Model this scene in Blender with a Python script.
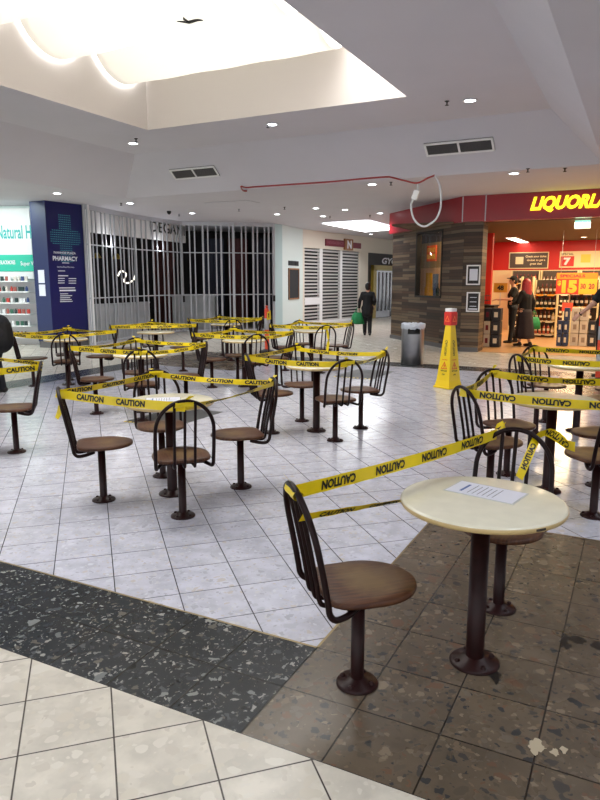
import bpy, bmesh, math, random
from mathutils import Vector, Matrix
random.seed(7)
C = bpy.context.scene.collection
S = bpy.context.scene
PI = math.pi
for o in list(bpy.data.objects): bpy.data.objects.remove(o)

# ------------------------------------------------------------------ camera, world, exposure
H = 1.6; FPX = 665.5; PT = 0.17602
cam = bpy.data.objects.new('camera', bpy.data.cameras.new('camera')); C.objects.link(cam)
cam.location = (0, 0, H); cam.rotation_euler = (PI/2 - PT, 0, 0)
cam.data.sensor_fit = 'VERTICAL'; cam.data.sensor_height = 36; cam.data.lens = FPX/800*36
cam.data.clip_start = .05; cam.data.clip_end = 200
S.camera = cam
S.view_settings.view_transform = 'Standard'; S.view_settings.look = 'None'
S.view_settings.gamma = 1; S.view_settings.use_curve_mapping = False
S.view_settings.exposure = 0.82
W = bpy.data.worlds.new('world'); S.world = W; W.use_nodes = True
W.node_tree.nodes['Background'].inputs[0].default_value = (.93, .96, 1, 1)
W.node_tree.nodes['Background'].inputs[1].default_value = 1.5
SKYLIGHT = 6.6       # strength of the daylight panel over the court
CORRIDOR_SKY = 4.5
DOWN = 50.0          # watts of one downlight
STORE_W = 66.0
PHARM_W = 20.0

def sl(c):  # sRGB 0-255 -> linear
    r = []
    for v in c:
        v = v/255; r.append(v/12.92 if v <= .04045 else ((v+.055)/1.055)**2.4)
    return tuple(r)

# ------------------------------------------------------------------ rays
def ray(px, py):
    x = (px-300)/FPX; y = -(py-400)/FPX
    f = Vector((0, math.cos(PT), -math.sin(PT))); u = Vector((0, math.sin(PT), math.cos(PT)))
    return f + Vector((1, 0, 0))*x + u*y
def at_z(px, py, z=0):
    d = ray(px, py); return Vector((0, 0, H)) + d*((z-H)/d.z)
def at_plane(px, py, p, n):
    d = ray(px, py); o = Vector((0, 0, H)); return o + d*((Vector(p)-o).dot(n)/d.dot(n))

TH = math.radians(27)
E1 = Vector((math.cos(TH), -math.sin(TH), 0)); E2 = Vector((math.sin(TH), math.cos(TH), 0))
def ef(a, b, z=0): return E1*a + E2*b + Vector((0, 0, z))

# ------------------------------------------------------------------ materials
def mat(name, col, rough=.5, metal=0, emit=None, es=1, var=0, vscale=20, bump=0, alpha=None, trans=0, coat=0, spec=.5):
    m = bpy.data.materials.new(name); m.use_nodes = True
    nt = m.node_tree; b = nt.nodes['Principled BSDF']
    b.inputs['Base Color'].default_value = (*col, 1)
    b.inputs['Roughness'].default_value = rough; b.inputs['Metallic'].default_value = metal
    b.inputs['Specular IOR Level'].default_value = spec
    b.inputs['Coat Weight'].default_value = coat
    b.inputs['Transmission Weight'].default_value = trans
    if emit: b.inputs['Emission Color'].default_value = (*emit, 1); b.inputs['Emission Strength'].default_value = es
    if var or bump:
        tc = nt.nodes.new('ShaderNodeTexCoord'); n = nt.nodes.new('ShaderNodeTexNoise')
        n.inputs['Scale'].default_value = vscale; n.inputs['Detail'].default_value = 4
        nt.links.new(tc.outputs['Object'], n.inputs['Vector'])
        if var:
            r = nt.nodes.new('ShaderNodeMapRange'); r.inputs['From Min'].default_value = .3; r.inputs['From Max'].default_value = .7
            r.inputs['To Min'].default_value = 1-var; r.inputs['To Max'].default_value = 1+var
            nt.links.new(n.outputs['Fac'], r.inputs['Value'])
            h = nt.nodes.new('ShaderNodeMix'); h.data_type = 'RGBA'; h.blend_type = 'MULTIPLY'; h.inputs['Factor'].default_value = 1
            h.inputs['A'].default_value = (*col, 1); nt.links.new(r.outputs['Result'], h.inputs['B'])
            nt.links.new(h.outputs['Result'], b.inputs['Base Color'])
        if bump:
            bp = nt.nodes.new('ShaderNodeBump'); bp.inputs['Strength'].default_value = bump; bp.inputs['Distance'].default_value = .01
            nt.links.new(n.outputs['Fac'], bp.inputs['Height']); nt.links.new(bp.outputs['Normal'], b.inputs['Normal'])
    return m

def emat(name, col, s):
    m = bpy.data.materials.new(name); m.use_nodes = True; nt = m.node_tree
    nt.nodes.clear(); e = nt.nodes.new('ShaderNodeEmission'); o = nt.nodes.new('ShaderNodeOutputMaterial')
    e.inputs[0].default_value = (*col, 1); e.inputs[1].default_value = s
    nt.links.new(e.outputs[0], o.inputs[0]); return m

def terrazzo(name, base, chips, chipscale, amount, ang, ox, oy, s, grout, gw, rough=.16, tint=.05, small=.5, distort=.12):
    """polished terrazzo tiles: lattice through (ox,oy), rotated by ang, pitch s"""
    m = bpy.data.materials.new(name); m.use_nodes = True; nt = m.node_tree; N = nt.nodes; L = nt.links
    b = N['Principled BSDF']
    tc = N.new('ShaderNodeTexCoord')
    def mth(op, a, bb=None, c=None):
        n = N.new('ShaderNodeMath'); n.operation = op
        for i, v in enumerate((a, bb, c)):
            if v is None: continue
            if isinstance(v, (int, float)): n.inputs[i].default_value = v
            else: L.new(v, n.inputs[i])
        return n.outputs[0]
    sub = N.new('ShaderNodeVectorMath'); sub.operation = 'SUBTRACT'; sub.inputs[1].default_value = (ox, oy, 0)
    L.new(tc.outputs['Object'], sub.inputs[0])
    rot = N.new('ShaderNodeVectorRotate'); rot.rotation_type = 'Z_AXIS'; rot.inputs['Angle'].default_value = -ang
    L.new(sub.outputs[0], rot.inputs['Vector'])
    sep = N.new('ShaderNodeSeparateXYZ'); L.new(rot.outputs[0], sep.inputs[0])
    u = mth('DIVIDE', sep.outputs[0], s); v = mth('DIVIDE', sep.outputs[1], s)
    def edge(q):
        f = mth('FRACT', q); return mth('MINIMUM', f, mth('SUBTRACT', 1.0, f))
    e = mth('MINIMUM', edge(u), edge(v))
    g = N.new('ShaderNodeMapRange'); g.inputs['From Min'].default_value = gw*.5/s; g.inputs['From Max'].default_value = gw*.95/s
    g.inputs['To Min'].default_value = 1; g.inputs['To Max'].default_value = 0
    L.new(e, g.inputs['Value'])
    # tile id
    cb = N.new('ShaderNodeCombineXYZ'); L.new(mth('FLOOR', u), cb.inputs[0]); L.new(mth('FLOOR', v), cb.inputs[1])
    wn = N.new('ShaderNodeTexWhiteNoise'); wn.noise_dimensions = '3D'; L.new(cb.outputs[0], wn.inputs['Vector'])
    # distorted coords, shifted per tile so chips break at joints
    nz = N.new('ShaderNodeTexNoise'); nz.inputs['Scale'].default_value = chipscale*2.2; nz.inputs['Detail'].default_value = 3
    L.new(tc.outputs['Object'], nz.inputs['Vector'])
    sc = N.new('ShaderNodeVectorMath'); sc.operation = 'SCALE'; sc.inputs['Scale'].default_value = distort*.45
    L.new(nz.outputs['Color'], sc.inputs[0])
    ad = N.new('ShaderNodeVectorMath'); ad.operation = 'ADD'; L.new(tc.outputs['Object'], ad.inputs[0]); L.new(sc.outputs[0], ad.inputs[1])
    sh = N.new('ShaderNodeVectorMath'); sh.operation = 'MULTIPLY_ADD'; sh.inputs[1].default_value = (7, 7, 0)
    L.new(wn.outputs['Color'], sh.inputs[0]); L.new(ad.outputs[0], sh.inputs[2])
    cur = None
    basec = N.new('ShaderNodeMix'); basec.data_type = 'RGBA'; basec.blend_type = 'MIX'
    bn = N.new('ShaderNodeTexNoise'); bn.inputs['Scale'].default_value = 9; bn.inputs['Detail'].default_value = 5
    L.new(sh.outputs[0], bn.inputs['Vector'])
    r = N.new('ShaderNodeMapRange'); r.inputs['From Min'].default_value = .35; r.inputs['From Max'].default_value = .65
    L.new(bn.outputs['Fac'], r.inputs['Value']); L.new(r.outputs['Result'], basec.inputs['Factor'])
    basec.inputs['A'].default_value = (*[c*(1-.14) for c in base], 1); basec.inputs['B'].default_value = (*[min(1, c*1.1) for c in base], 1)
    cur = basec.outputs['Result']
    for k, (scl, amt) in enumerate(((chipscale*6.5, small), (chipscale*3.4, amount*1.25), (chipscale*1.7, amount*.9))):
        vo = N.new('ShaderNodeTexVoronoi'); vo.feature = 'F1'; vo.inputs['Scale'].default_value = scl
        L.new(sh.outputs[0], vo.inputs['Vector'])
        sp = N.new('ShaderNodeSeparateColor'); L.new(vo.outputs['Color'], sp.inputs[0])
        # chip radius depends on a random
        thr = mth('MULTIPLY', mth('SUBTRACT', sp.outputs[0], 1-amt), 1.25)
        inside = N.new('ShaderNodeMapRange'); L.new(mth('SUBTRACT', thr, vo.outputs['Distance']), inside.inputs['Value'])
        inside.inputs['From Min'].default_value = -.02; inside.inputs['From Max'].default_value = .02
        ramp = N.new('ShaderNodeValToRGB'); ramp.color_ramp.interpolation = 'CONSTANT'
        els = ramp.color_ramp.elements
        while len(els) < len(chips): els.new(1)
        for i, cc in enumerate(chips): els[i].position = i/len(chips); els[i].color = (*cc, 1)
        L.new(sp.outputs[1], ramp.inputs[0])
        mx = N.new('ShaderNodeMix'); mx.data_type = 'RGBA'
        L.new(inside.outputs['Result'], mx.inputs['Factor']); L.new(cur, mx.inputs['A']); L.new(ramp.outputs[0], mx.inputs['B'])
        cur = mx.outputs['Result']
    # per-tile tint
    tm = N.new('ShaderNodeMapRange'); tm.inputs['To Min'].default_value = 1-tint; tm.inputs['To Max'].default_value = 1+tint
    L.new(wn.outputs['Value'], tm.inputs['Value'])
    ml = N.new('ShaderNodeMix'); ml.data_type = 'RGBA'; ml.blend_type = 'MULTIPLY'; ml.inputs['Factor'].default_value = 1
    L.new(cur, ml.inputs['A']); L.new(tm.outputs['Result'], ml.inputs['B'])
    gm = N.new('ShaderNodeMix'); gm.data_type = 'RGBA'; gm.inputs['B'].default_value = (*grout, 1)
    L.new(g.outputs['Result'], gm.inputs['Factor']); L.new(ml.outputs['Result'], gm.inputs['A'])
    L.new(gm.outputs['Result'], b.inputs['Base Color'])
    rn = N.new('ShaderNodeTexNoise'); rn.inputs['Scale'].default_value = 2.5; rn.inputs['Detail'].default_value = 4
    L.new(tc.outputs['Object'], rn.inputs['Vector'])
    rr = N.new('ShaderNodeMapRange'); rr.inputs['From Min'].default_value = .3; rr.inputs['From Max'].default_value = .7
    rr.inputs['To Min'].default_value = rough*1.0; rr.inputs['To Max'].default_value = rough*1.25
    L.new(rn.outputs['Fac'], rr.inputs['Value']); L.new(rr.outputs['Result'], b.inputs['Roughness'])
    bp = N.new('ShaderNodeBump'); bp.inputs['Strength'].default_value = .25; bp.inputs['Distance'].default_value = .002; bp.invert = True
    L.new(g.outputs['Result'], bp.inputs['Height']); L.new(bp.outputs['Normal'], b.inputs['Normal'])
    return m

M = {}
A17 = math.radians(17.476)
def hexl(*c): return sl(c)
M['floor_white'] = terrazzo('pale_terrazzo', sl((196,197,210)), [sl((188,190,202)), sl((200,200,206)), sl((176,177,188)), sl((194,188,186)), sl((206,208,218))], 9, .38, A17, -1.9208, 4.1621, .31848, sl((58,56,64)), .0038, .15, .03)
M['floor_cream'] = terrazzo('cream_terrazzo', sl((203,196,183)), [sl((200,193,180)), sl((209,202,190)), sl((194,186,173)), sl((202,194,179)), sl((210,204,192))], 6, .42, A17, -1.3667, 2.2386, .31844, sl((60,52,48)), .0042, .22, .03)
bo = ef(-1.165, 1.815)
M['floor_black'] = terrazzo('black_terrazzo', sl((38,42,47)), [sl((124,127,126)), sl((74,78,82)), sl((52,56,62)), sl((146,146,142)), sl((28,30,34)), sl((92,90,84)), sl((104,108,108))], 10, .40, -TH, bo.x, bo.y, .32, sl((5,5,6)), .006, .22, .07, small=.46, distort=.2)
M['floor_brown'] = terrazzo('brown_terrazzo', sl((98,86,72)), [sl((70,66,62)), sl((114,98,80)), sl((88,78,66)), sl((56,56,56)), sl((126,112,94)), sl((104,80,64)), sl((94,84,72)), sl((90,78,64)), sl((104,94,82))], 8, .40, -TH, bo.x, bo.y, .32, sl((34,28,24)), .0045, .24, .08, small=.6, distort=.16)
M['ceiling'] = mat('ceiling_paint', sl((208,206,214)), .8, var=.02, vscale=1.2)
M['well'] = mat('well_paint', sl((206,200,196)), .8)
M['white_wall'] = mat('white_wall_paint', sl((214,226,222)), .6)
M['cream_wall'] = mat('cream_wall_paint', sl((226,218,202)), .6)
M['dark_wall'] = mat('dark_wall_paint', sl((52,48,46)), .6)
M['brass'] = mat('brass_strip', sl((150,134,100)), .35, .8)
M['chair_metal'] = mat('maroon_enamel', sl((27,8,9)), .38, .0, var=.35, vscale=30, spec=.2)
M['pole_metal'] = mat('brown_enamel_pole', sl((36,10,10)), .38, .0, var=.25, vscale=18, spec=.22)
M['tabletop'] = mat('cream_laminate', sl((226,221,200)), .2, var=.04, vscale=14)
M['table_edge'] = mat('cream_edge_band', sl((208,182,128)), .3, var=.08, vscale=20)
M['tape'] = mat('yellow_tape', sl((236,208,8)), .35, var=.06, vscale=12)
M['black'] = mat('black_print', sl((18,18,16)), .5)
M['steel'] = mat('brushed_steel', sl((150,150,152)), .32, 1, var=.06, vscale=6)
M['alu'] = mat('anodised_aluminium', sl((182,184,190)), .4, .25)
M['white'] = mat('white_plastic', sl((235,235,235)), .4)
M['paper'] = mat('white_paper', sl((222,224,236)), .35)
M['yellow'] = mat('yellow_plastic', sl((240,204,22)), .35)
M['red'] = mat('red_plastic', sl((214,40,30)), .35)
M['orange'] = mat('orange_plastic', sl((236,74,40)), .4)
M['silver'] = mat('reflective_silver', sl((190,190,194)), .4, .3)
M['fascia'] = mat('deep_red_fascia', sl((150,28,38)), .3)
M['sign_yellow'] = mat('yellow_sign_letters', sl((250,240,40)), .4, emit=sl((250,236,40)), es=.9)
M['blue'] = mat('navy_sign', sl((10,16,88)), .4)
M['blue_side'] = mat('navy_cladding', sl((14,34,84)), .4)
M['cyan'] = mat('cyan_dots', sl((70,160,176)), .5, emit=sl((70,160,176)), es=.12)
M['white_print'] = mat('white_print', sl((236,238,244)), .5)
M['teal'] = mat('teal_band', sl((38,190,160)), .5)
M['teal_text'] = mat('teal_letters', sl((60,180,176)), .5)
M['skin'] = mat('skin', sl((206,156,130)), .5)
M['black_cloth'] = mat('black_cloth', sl((12,11,13)), .85, var=.2, vscale=30)
M['dark_jeans'] = mat('dark_jeans', sl((20,22,30)), .85, var=.2, vscale=40)
M['skirt'] = mat('dark_skirt', sl((30,19,26)), .85, var=.2, vscale=25)
M['red_hair'] = mat('red_hair', sl((150,34,40)), .5, var=.3, vscale=60)
M['dark_hair'] = mat('dark_hair', sl((16,12,11)), .6, var=.3, vscale=60)
M['green_bag'] = mat('green_bag', sl((24,128,72)), .6, var=.15, vscale=12)
M['shoe'] = mat('dark_shoe', sl((30,24,22)), .5)
M['store_red'] = mat('store_red_paint', sl((196,32,24)), .5)
M['store_ceiling'] = mat('brown_ceiling', sl((92,72,54)), .7)
M['store_floor'] = mat('tan_vinyl_floor', sl((190,146,100)), .3, var=.08, vscale=5)
M['cream_panel'] = mat('cream_panel', sl((232,216,170)), .5)
M['dark_sign'] = mat('dark_grey_sign', sl((78,66,58)), .5)
M['slat'] = mat('shutter_slat_paint', sl((196,194,190)), .5)
M['gold'] = mat('gold_frame', sl((150,128,50)), .4, .3)
M['glass_dark'] = mat('dark_glass', sl((20,20,24)), .1, 0)
M['marble'] = mat('grey_marble', sl((176,180,184)), .3, var=.08, vscale=3)
M['vent_dark'] = mat('vent_shadow', sl((38,36,36)), .7)
M['vent_slat'] = mat('vent_slats', sl((96,94,94)), .5)
M['tube_red'] = mat('red_tube', sl((150,40,40)), .4)
M['tube_clear'] = mat('pale_tube', sl((210,212,214)), .3)
M['bin_liner'] = mat('clear_bin_liner', sl((190,196,204)), .25, bump=.5, vscale=40)
M['blackboard'] = mat('blackboard', sl((38,36,38)), .6)
M['wood_frame'] = mat('oak_frame', sl((150,104,64)), .5)
M['maroon'] = mat('maroon_sign', sl((116,22,44)), .5)
M['carton'] = mat('white_carton', sl((206,196,178)), .6)
M['carton_dark'] = mat('black_carton', sl((40,40,46)), .5)
M['carton_blue'] = mat('blue_carton', sl((40,56,92)), .5)
M['green_glass'] = mat('dark_green_glass', sl((20,34,20)), .12)
M['amber_glass'] = mat('amber_glass', sl((96,48,18)), .12)
M['label'] = mat('bottle_label', sl((224,214,190)), .5)
M['pink'] = mat('pink_plastic', sl((220,110,150)), .4)
M['exit_green'] = mat('exit_panel', sl((120,200,180)), .5, emit=sl((150,225,205)), es=.9)

def seat_mat():
    m = mat('worn_seat_wood', sl((84,54,40)), .42, spec=.3); nt = m.node_tree; N = nt.nodes; L = nt.links; b = N['Principled BSDF']
    tc = N.new('ShaderNodeTexCoord'); oi = N.new('ShaderNodeObjectInfo')
    mp = N.new('ShaderNodeMapping'); mp.inputs['Scale'].default_value = (3, 26, 3); L.new(tc.outputs['Object'], mp.inputs[0])
    n = N.new('ShaderNodeTexNoise'); n.inputs['Scale'].default_value = 3; n.inputs['Detail'].default_value = 6; L.new(mp.outputs[0], n.inputs[0])
    r = N.new('ShaderNodeValToRGB'); r.color_ramp.elements[0].position = .35; r.color_ramp.elements[1].position = .7
    r.color_ramp.elements[0].color = (*sl((62,33,21)), 1); r.color_ramp.elements[1].color = (*sl((98,62,38)), 1)
    L.new(n.outputs['Fac'], r.inputs[0])
    # worn patch, blotchy
    n2 = N.new('ShaderNodeTexNoise'); n2.noise_dimensions = '4D'; n2.inputs['Scale'].default_value = 7; n2.inputs['Detail'].default_value = 5
    L.new(tc.outputs['Object'], n2.inputs['Vector']); L.new(oi.outputs['Random'], n2.inputs['W'])
    ln = N.new('ShaderNodeVectorMath'); ln.operation = 'DISTANCE'; ln.inputs[1].default_value = (.05, 0, .44); L.new(tc.outputs['Object'], ln.inputs[0])
    a = N.new('ShaderNodeMath'); a.operation = 'SUBTRACT'; L.new(n2.outputs['Fac'], a.inputs[0])
    bb = N.new('ShaderNodeMath'); bb.operation = 'MULTIPLY'; bb.inputs[1].default_value = 1.6; L.new(ln.outputs['Value'], bb.inputs[0]); L.new(bb.outputs[0], a.inputs[1])
    mr = N.new('ShaderNodeMapRange'); mr.inputs['From Min'].default_value = .22; mr.inputs['From Max'].default_value = .5; mr.inputs['To Max'].default_value = .6
    L.new(a.outputs[0], mr.inputs['Value'])
    mx = N.new('ShaderNodeMix'); mx.data_type = 'RGBA'; mx.inputs['B'].default_value = (*sl((124,100,60)), 1)
    L.new(mr.outputs[0], mx.inputs['Factor']); L.new(r.outputs[0], mx.inputs['A']); L.new(mx.outputs['Result'], b.inputs['Base Color'])
    return m
M['seat'] = seat_mat()

M['floor_cream'].node_tree.nodes['Principled BSDF'].inputs['Specular IOR Level'].default_value = .4
M['floor_black'].node_tree.nodes['Principled BSDF'].inputs['Specular IOR Level'].default_value = .2
M['floor_brown'].node_tree.nodes['Principled BSDF'].inputs['Specular IOR Level'].default_value = .38
def cladding_mat():
    m = mat('reclaimed_timber_cladding', sl((90,74,60)), .6); nt = m.node_tree; N = nt.nodes; L = nt.links; b = N['Principled BSDF']
    tc = N.new('ShaderNodeTexCoord')
    mp = N.new('ShaderNodeMapping'); mp.inputs['Rotation'].default_value = (PI/2, 0, 0); L.new(tc.outputs['Object'], mp.inputs[0])
    br = N.new('ShaderNodeTexBrick'); br.inputs['Scale'].default_value = 1; br.inputs['Brick Width'].default_value = 1.1; br.inputs['Row Height'].default_value = .075
    br.inputs['Mortar Size'].default_value = .004; br.offset = .37; br.offset_frequency = 2
    br.inputs['Color1'].default_value = (0, 0, 0, 1); br.inputs['Color2'].default_value = (1, 1, 1, 1); br.inputs['Mortar'].default_value = (0, 0, 0, 1)
    br.inputs['Bias'].default_value = 0
    L.new(mp.outputs[0], br.inputs['Vector'])
    r = N.new('ShaderNodeValToRGB'); r.color_ramp.elements[0].color = (*sl((46,33,24)), 1); r.color_ramp.elements[1].color = (*sl((120,97,72)), 1)
    e = r.color_ramp.elements.new(.5); e.color = (*sl((80,56,38)), 1); e = r.color_ramp.elements.new(.8); e.color = (*sl((100,86,68)), 1)
    L.new(br.outputs['Color'], r.inputs[0])
    n = N.new('ShaderNodeTexNoise'); n.inputs['Scale'].default_value = 3; n.inputs['Detail'].default_value = 5
    mp2 = N.new('ShaderNodeMapping'); mp2.inputs['Scale'].default_value = (1, 1, 14); L.new(tc.outputs['Object'], mp2.inputs[0]); L.new(mp2.outputs[0], n.inputs[0])
    mr = N.new('ShaderNodeMapRange'); mr.inputs['To Min'].default_value = .6; mr.inputs['To Max'].default_value = 1.4; L.new(n.outputs['Fac'], mr.inputs['Value'])
    mx = N.new('ShaderNodeMix'); mx.data_type = 'RGBA'; mx.blend_type = 'MULTIPLY'; mx.inputs['Factor'].default_value = 1
    L.new(r.outputs[0], mx.inputs['A']); L.new(mr.outputs[0], mx.inputs['B'])
    mg = N.new('ShaderNodeMix'); mg.data_type = 'RGBA'; mg.inputs['B'].default_value = (*sl((24,18,16)), 1)
    L.new(br.outputs['Fac'], mg.inputs['Factor']); L.new(mx.outputs['Result'], mg.inputs['A']); L.new(mg.outputs['Result'], b.inputs['Base Color'])
    return m
M['cladding'] = cladding_mat()

def cloth_mat():
    m = bpy.data.materials.new('skylight_sail_cloth'); m.use_nodes = True; nt = m.node_tree; N = nt.nodes; L = nt.links
    N.clear(); o = N.new('ShaderNodeOutputMaterial'); d = N.new('ShaderNodeBsdfDiffuse'); t = N.new('ShaderNodeBsdfTranslucent'); x = N.new('ShaderNodeMixShader')
    d.inputs[0].default_value = (.66, .65, .62, 1); t.inputs[0].default_value = (.68, .665, .63, 1); x.inputs[0].default_value = .5
    L.new(d.outputs[0], x.inputs[1]); L.new(t.outputs[0], x.inputs[2]); L.new(x.outputs[0], o.inputs[0]); return m
M['cloth'] = cloth_mat()
M['skylight'] = emat('daylight_panel', (1, .985, .95), SKYLIGHT)
M['corridor_sky'] = emat('corridor_daylight_panel', (.95, .98, 1), CORRIDOR_SKY)
M['lamp'] = emat('downlight_lamp', (.92, .96, 1), 9)
M['lamp_warm'] = emat('warm_lamp', (1, .8, .5), 10)
M['tube_light'] = emat('fluorescent_tube', (1, .9, .72), 5)
M['glow'] = emat('neon_squiggle', (1, .95, .8), 1.6)

# ------------------------------------------------------------------ mesh helpers
def finish(bm, name, m, parent=None, smooth=False, mats=None, mw=None):
    me = bpy.data.meshes.new(name); bm.normal_update(); bm.to_mesh(me); bm.free()
    for x in (mats or [m]): me.materials.append(x)
    if smooth:
        for p in me.polygons: p.use_smooth = True
    o = bpy.data.objects.new(name, me); C.objects.link(o)
    if mw is not None: o.matrix_world = mw
    if parent: o.parent = parent
    return o
def box(bm, x0, x1, y0, y1, z0, z1, mi=0, mw=None, bev=0):
    vs = [bm.verts.new((x, y, z)) for x in (x0, x1) for y in (y0, y1) for z in (z0, z1)]
    fs = [(0,1,3,2), (4,6,7,5), (0,4,5,1), (2,3,7,6), (0,2,6,4), (1,5,7,3)]
    ff = [bm.faces.new([vs[i] for i in f]) for f in fs]
    for f in ff: f.material_index = mi
    if bev:
        es = {e for f in ff for e in f.edges}
        r = bmesh.ops.bevel(bm, geom=list(es), offset=bev, segments=2, affect='EDGES', profile=.5)
        for f in r['faces']: f.material_index = mi
        if mw is not None:
            vv = {v for f in r['faces'] for v in f.verts} | {v for f in ff if f.is_valid for v in f.verts}
            for v in vv: v.co = mw @ v.co
        return
    if mw is not None:
        for v in vs: v.co = mw @ v.co
def quad(bm, pts, mi=0):
    f = bm.faces.new([bm.verts.new(p) for p in pts]); f.material_index = mi; return f
def lathe(bm, prof, n=24, ctr=(0, 0, 0), mi=0, smooth=True, mis=None):
    rings = []
    for r, z in prof:
        if r < 1e-5: rings.append([bm.verts.new((ctr[0], ctr[1], ctr[2]+z))])
        else: rings.append([bm.verts.new((ctr[0]+r*math.cos(2*PI*i/n), ctr[1]+r*math.sin(2*PI*i/n), ctr[2]+z)) for i in range(n)])
    for k in range(len(rings)-1):
        a, b = rings[k], rings[k+1]
        for i in range(n):
            j = (i+1) % n
            if len(a) == 1 and len(b) == 1: continue
            if len(a) == 1: f = bm.faces.new((a[0], b[j], b[i]))
            elif len(b) == 1: f = bm.faces.new((a[i], a[j], b[0]))
            else: f = bm.faces.new((a[i], a[j], b[j], b[i]))
            f.material_index = mis[k] if mis else mi; f.smooth = smooth
def tube(bm, pts, r, n=8, mi=0, caps=True, closed=False):
    pts = [Vector(p) for p in pts]; N = len(pts)
    rs = r if isinstance(r, (list, tuple)) else [r]*N
    up = None; rings = []
    for i, p in enumerate(pts):
        if closed: t = (pts[(i+1) % N]-pts[i-1]).normalized()
        else: t = (pts[min(i+1, N-1)]-pts[max(i-1, 0)]).normalized()
        if up is None: up = t.orthogonal().normalized()
        up = (up - t*up.dot(t)).normalized(); s = t.cross(up)
        rings.append([bm.verts.new(p + up*rs[i]*math.cos(2*PI*k/n) + s*rs[i]*math.sin(2*PI*k/n)) for k in range(n)])
    for i in range(N if closed else N-1):
        a, b = rings[i], rings[(i+1) % N]
        for k in range(n):
            f = bm.faces.new((a[k], a[(k+1) % n], b[(k+1) % n], b[k])); f.smooth = True; f.material_index = mi
    if caps and not closed:
        bm.faces.new(rings[0][::-1]).material_index = mi; bm.faces.new(rings[-1]).material_index = mi
def spline(pts, k=6, closed=False):
    P = [Vector(p) for p in pts]; out = []; n = len(P)
    for i in range(n if closed else n-1):
        if closed: a, b, c, d = P[i-1], P[i], P[(i+1) % n], P[(i+2) % n]
        else: a, b, c, d = P[max(i-1, 0)], P[i], P[i+1], P[min(i+2, n-1)]
        for j in range(k):
            t = j/k
            out.append(.5*((2*b)+(c-a)*t+(2*a-5*b+4*c-d)*t*t+(3*b-a-3*c+d)*t**3))
    if not closed: out.append(P[-1])
    return out
def empty(name, loc=(0, 0, 0), rz=0):
    o = bpy.data.objects.new(name, None); C.objects.link(o); o.location = loc; o.rotation_euler = (0, 0, rz); o.empty_display_size = .1
    return o
def tag(o, label=None, cat=None, group=None, kind=None):
    if label: o['label'] = label
    if cat: o['category'] = cat
    if group: o['group'] = group
    if kind: o['kind'] = kind
    return o
def struct(o): o['kind'] = 'structure'; return o
def wallframe(o, d):
    """x along the wall, -y towards the viewer side, z up"""
    x = Vector((d[0], d[1], 0)).normalized(); y = Vector((-x.y, x.x, 0)); z = Vector((0, 0, 1))
    m = Matrix((x, y, z)).transposed().to_4x4(); m.translation = Vector(o); return m
def wpx(mw, px, py, off=0):
    """pixel -> (u, z) on the wall plane"""
    p = mw.translation + mw.to_3x3() @ Vector((0, off, 0)); n = mw.to_3x3() @ Vector((0, 1, 0))
    q = mw.inverted() @ at_plane(px, py, p, n); return q.x, q.z
_tc = {}
def text_geo(s, bold=.0, shear=0, res=3):
    """verts/faces of a string, normalised into the unit box"""
    k = (s, bold, shear, res)
    if k in _tc: return _tc[k]
    cu = bpy.data.curves.new('lettering', 'FONT'); cu.body = s; cu.offset = bold; cu.resolution_u = res; cu.fill_mode = 'FRONT'
    ob = bpy.data.objects.new('lettering', cu); C.objects.link(ob)
    dg = bpy.context.evaluated_depsgraph_get(); dg.update(); ev = ob.evaluated_get(dg); me = ev.to_mesh()
    V = [v.co.copy() for v in me.vertices]; F = [tuple(p.vertices) for p in me.polygons]
    ev.to_mesh_clear(); bpy.data.objects.remove(ob); bpy.data.curves.remove(cu)
    for v in V: v.x += shear*v.y
    x0 = min(v.x for v in V); x1 = max(v.x for v in V); y0 = min(v.y for v in V); y1 = max(v.y for v in V)
    V = [((v.x-x0)/(x1-x0), (v.y-y0)/(y1-y0)) for v in V]
    _tc[k] = (V, F, (x1-x0)/(y1-y0)); return _tc[k]
def add_text(bm, s, x0, x1, z0, z1, y, mi=0, bold=.0, shear=0, depth=0):
    V, F, _ = text_geo(s, bold, shear)
    vs = [bm.verts.new((x0+(x1-x0)*a, y, z0+(z1-z0)*b)) for a, b in V]
    fs = []
    for f in F:
        try: g = bm.faces.new([vs[i] for i in f]); g.material_index = mi; fs.append(g)
        except ValueError: pass
    if depth:
        r = bmesh.ops.extrude_face_region(bm, geom=fs)
        for v in r['geom']:
            if isinstance(v, bmesh.types.BMVert): v.co.y -= depth
        for f in r['geom']:
            if isinstance(f, bmesh.types.BMFace): f.material_index = mi
# ------------------------------------------------------------------ the setting: floor
ZC = 3.48; ZU = 4.2
def floor_piece(name, rects, m, z=0):
    bm = bmesh.new()
    for a0, a1, b0, b1 in rects: quad(bm, [ef(a0, b0, z), ef(a1, b0, z), ef(a1, b1, z), ef(a0, b1, z)])
    return struct(finish(bm, name, m))
T = .32
a0, a1, b0, b1 = -9.1, 1.395, 1.815, 12.75          # outer edge of the bordered court
ai0, ai1, bi0, bi1 = a0+2*T, a1-2*T, b0+2*T, b1-2*T
sq = 8*T
floor_piece('floor', [(ai0, ai1, b0+sq, b1-sq), (a0+sq, a1-sq, bi0, b0+sq), (a0+sq, a1-sq, b1-sq, bi1)], M['floor_white'])
floor_piece('floor', [(a0+sq, a1-sq, b0, bi0), (a0+sq, a1-sq, bi1, b1), (a0, ai0, b0+sq, b1-sq), (ai1, a1, b0+sq, b1-sq)], M['floor_black'])
floor_piece('floor', [(a1-sq, a1, b0, b0+sq), (a0, a0+sq, b0, b0+sq), (a0, a0+sq, b1-sq, b1), (a1-sq, a1, b1-sq, b1)], M['floor_brown'])
floor_piece('floor', [(-45, 45, -30, b0), (-45, a0, b0, b1), (a1, 45, b0, b1), (-45, 45, b1, 60)], M['floor_cream'])
bm = bmesh.new()   # brass divider strips round the pale field
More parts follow.
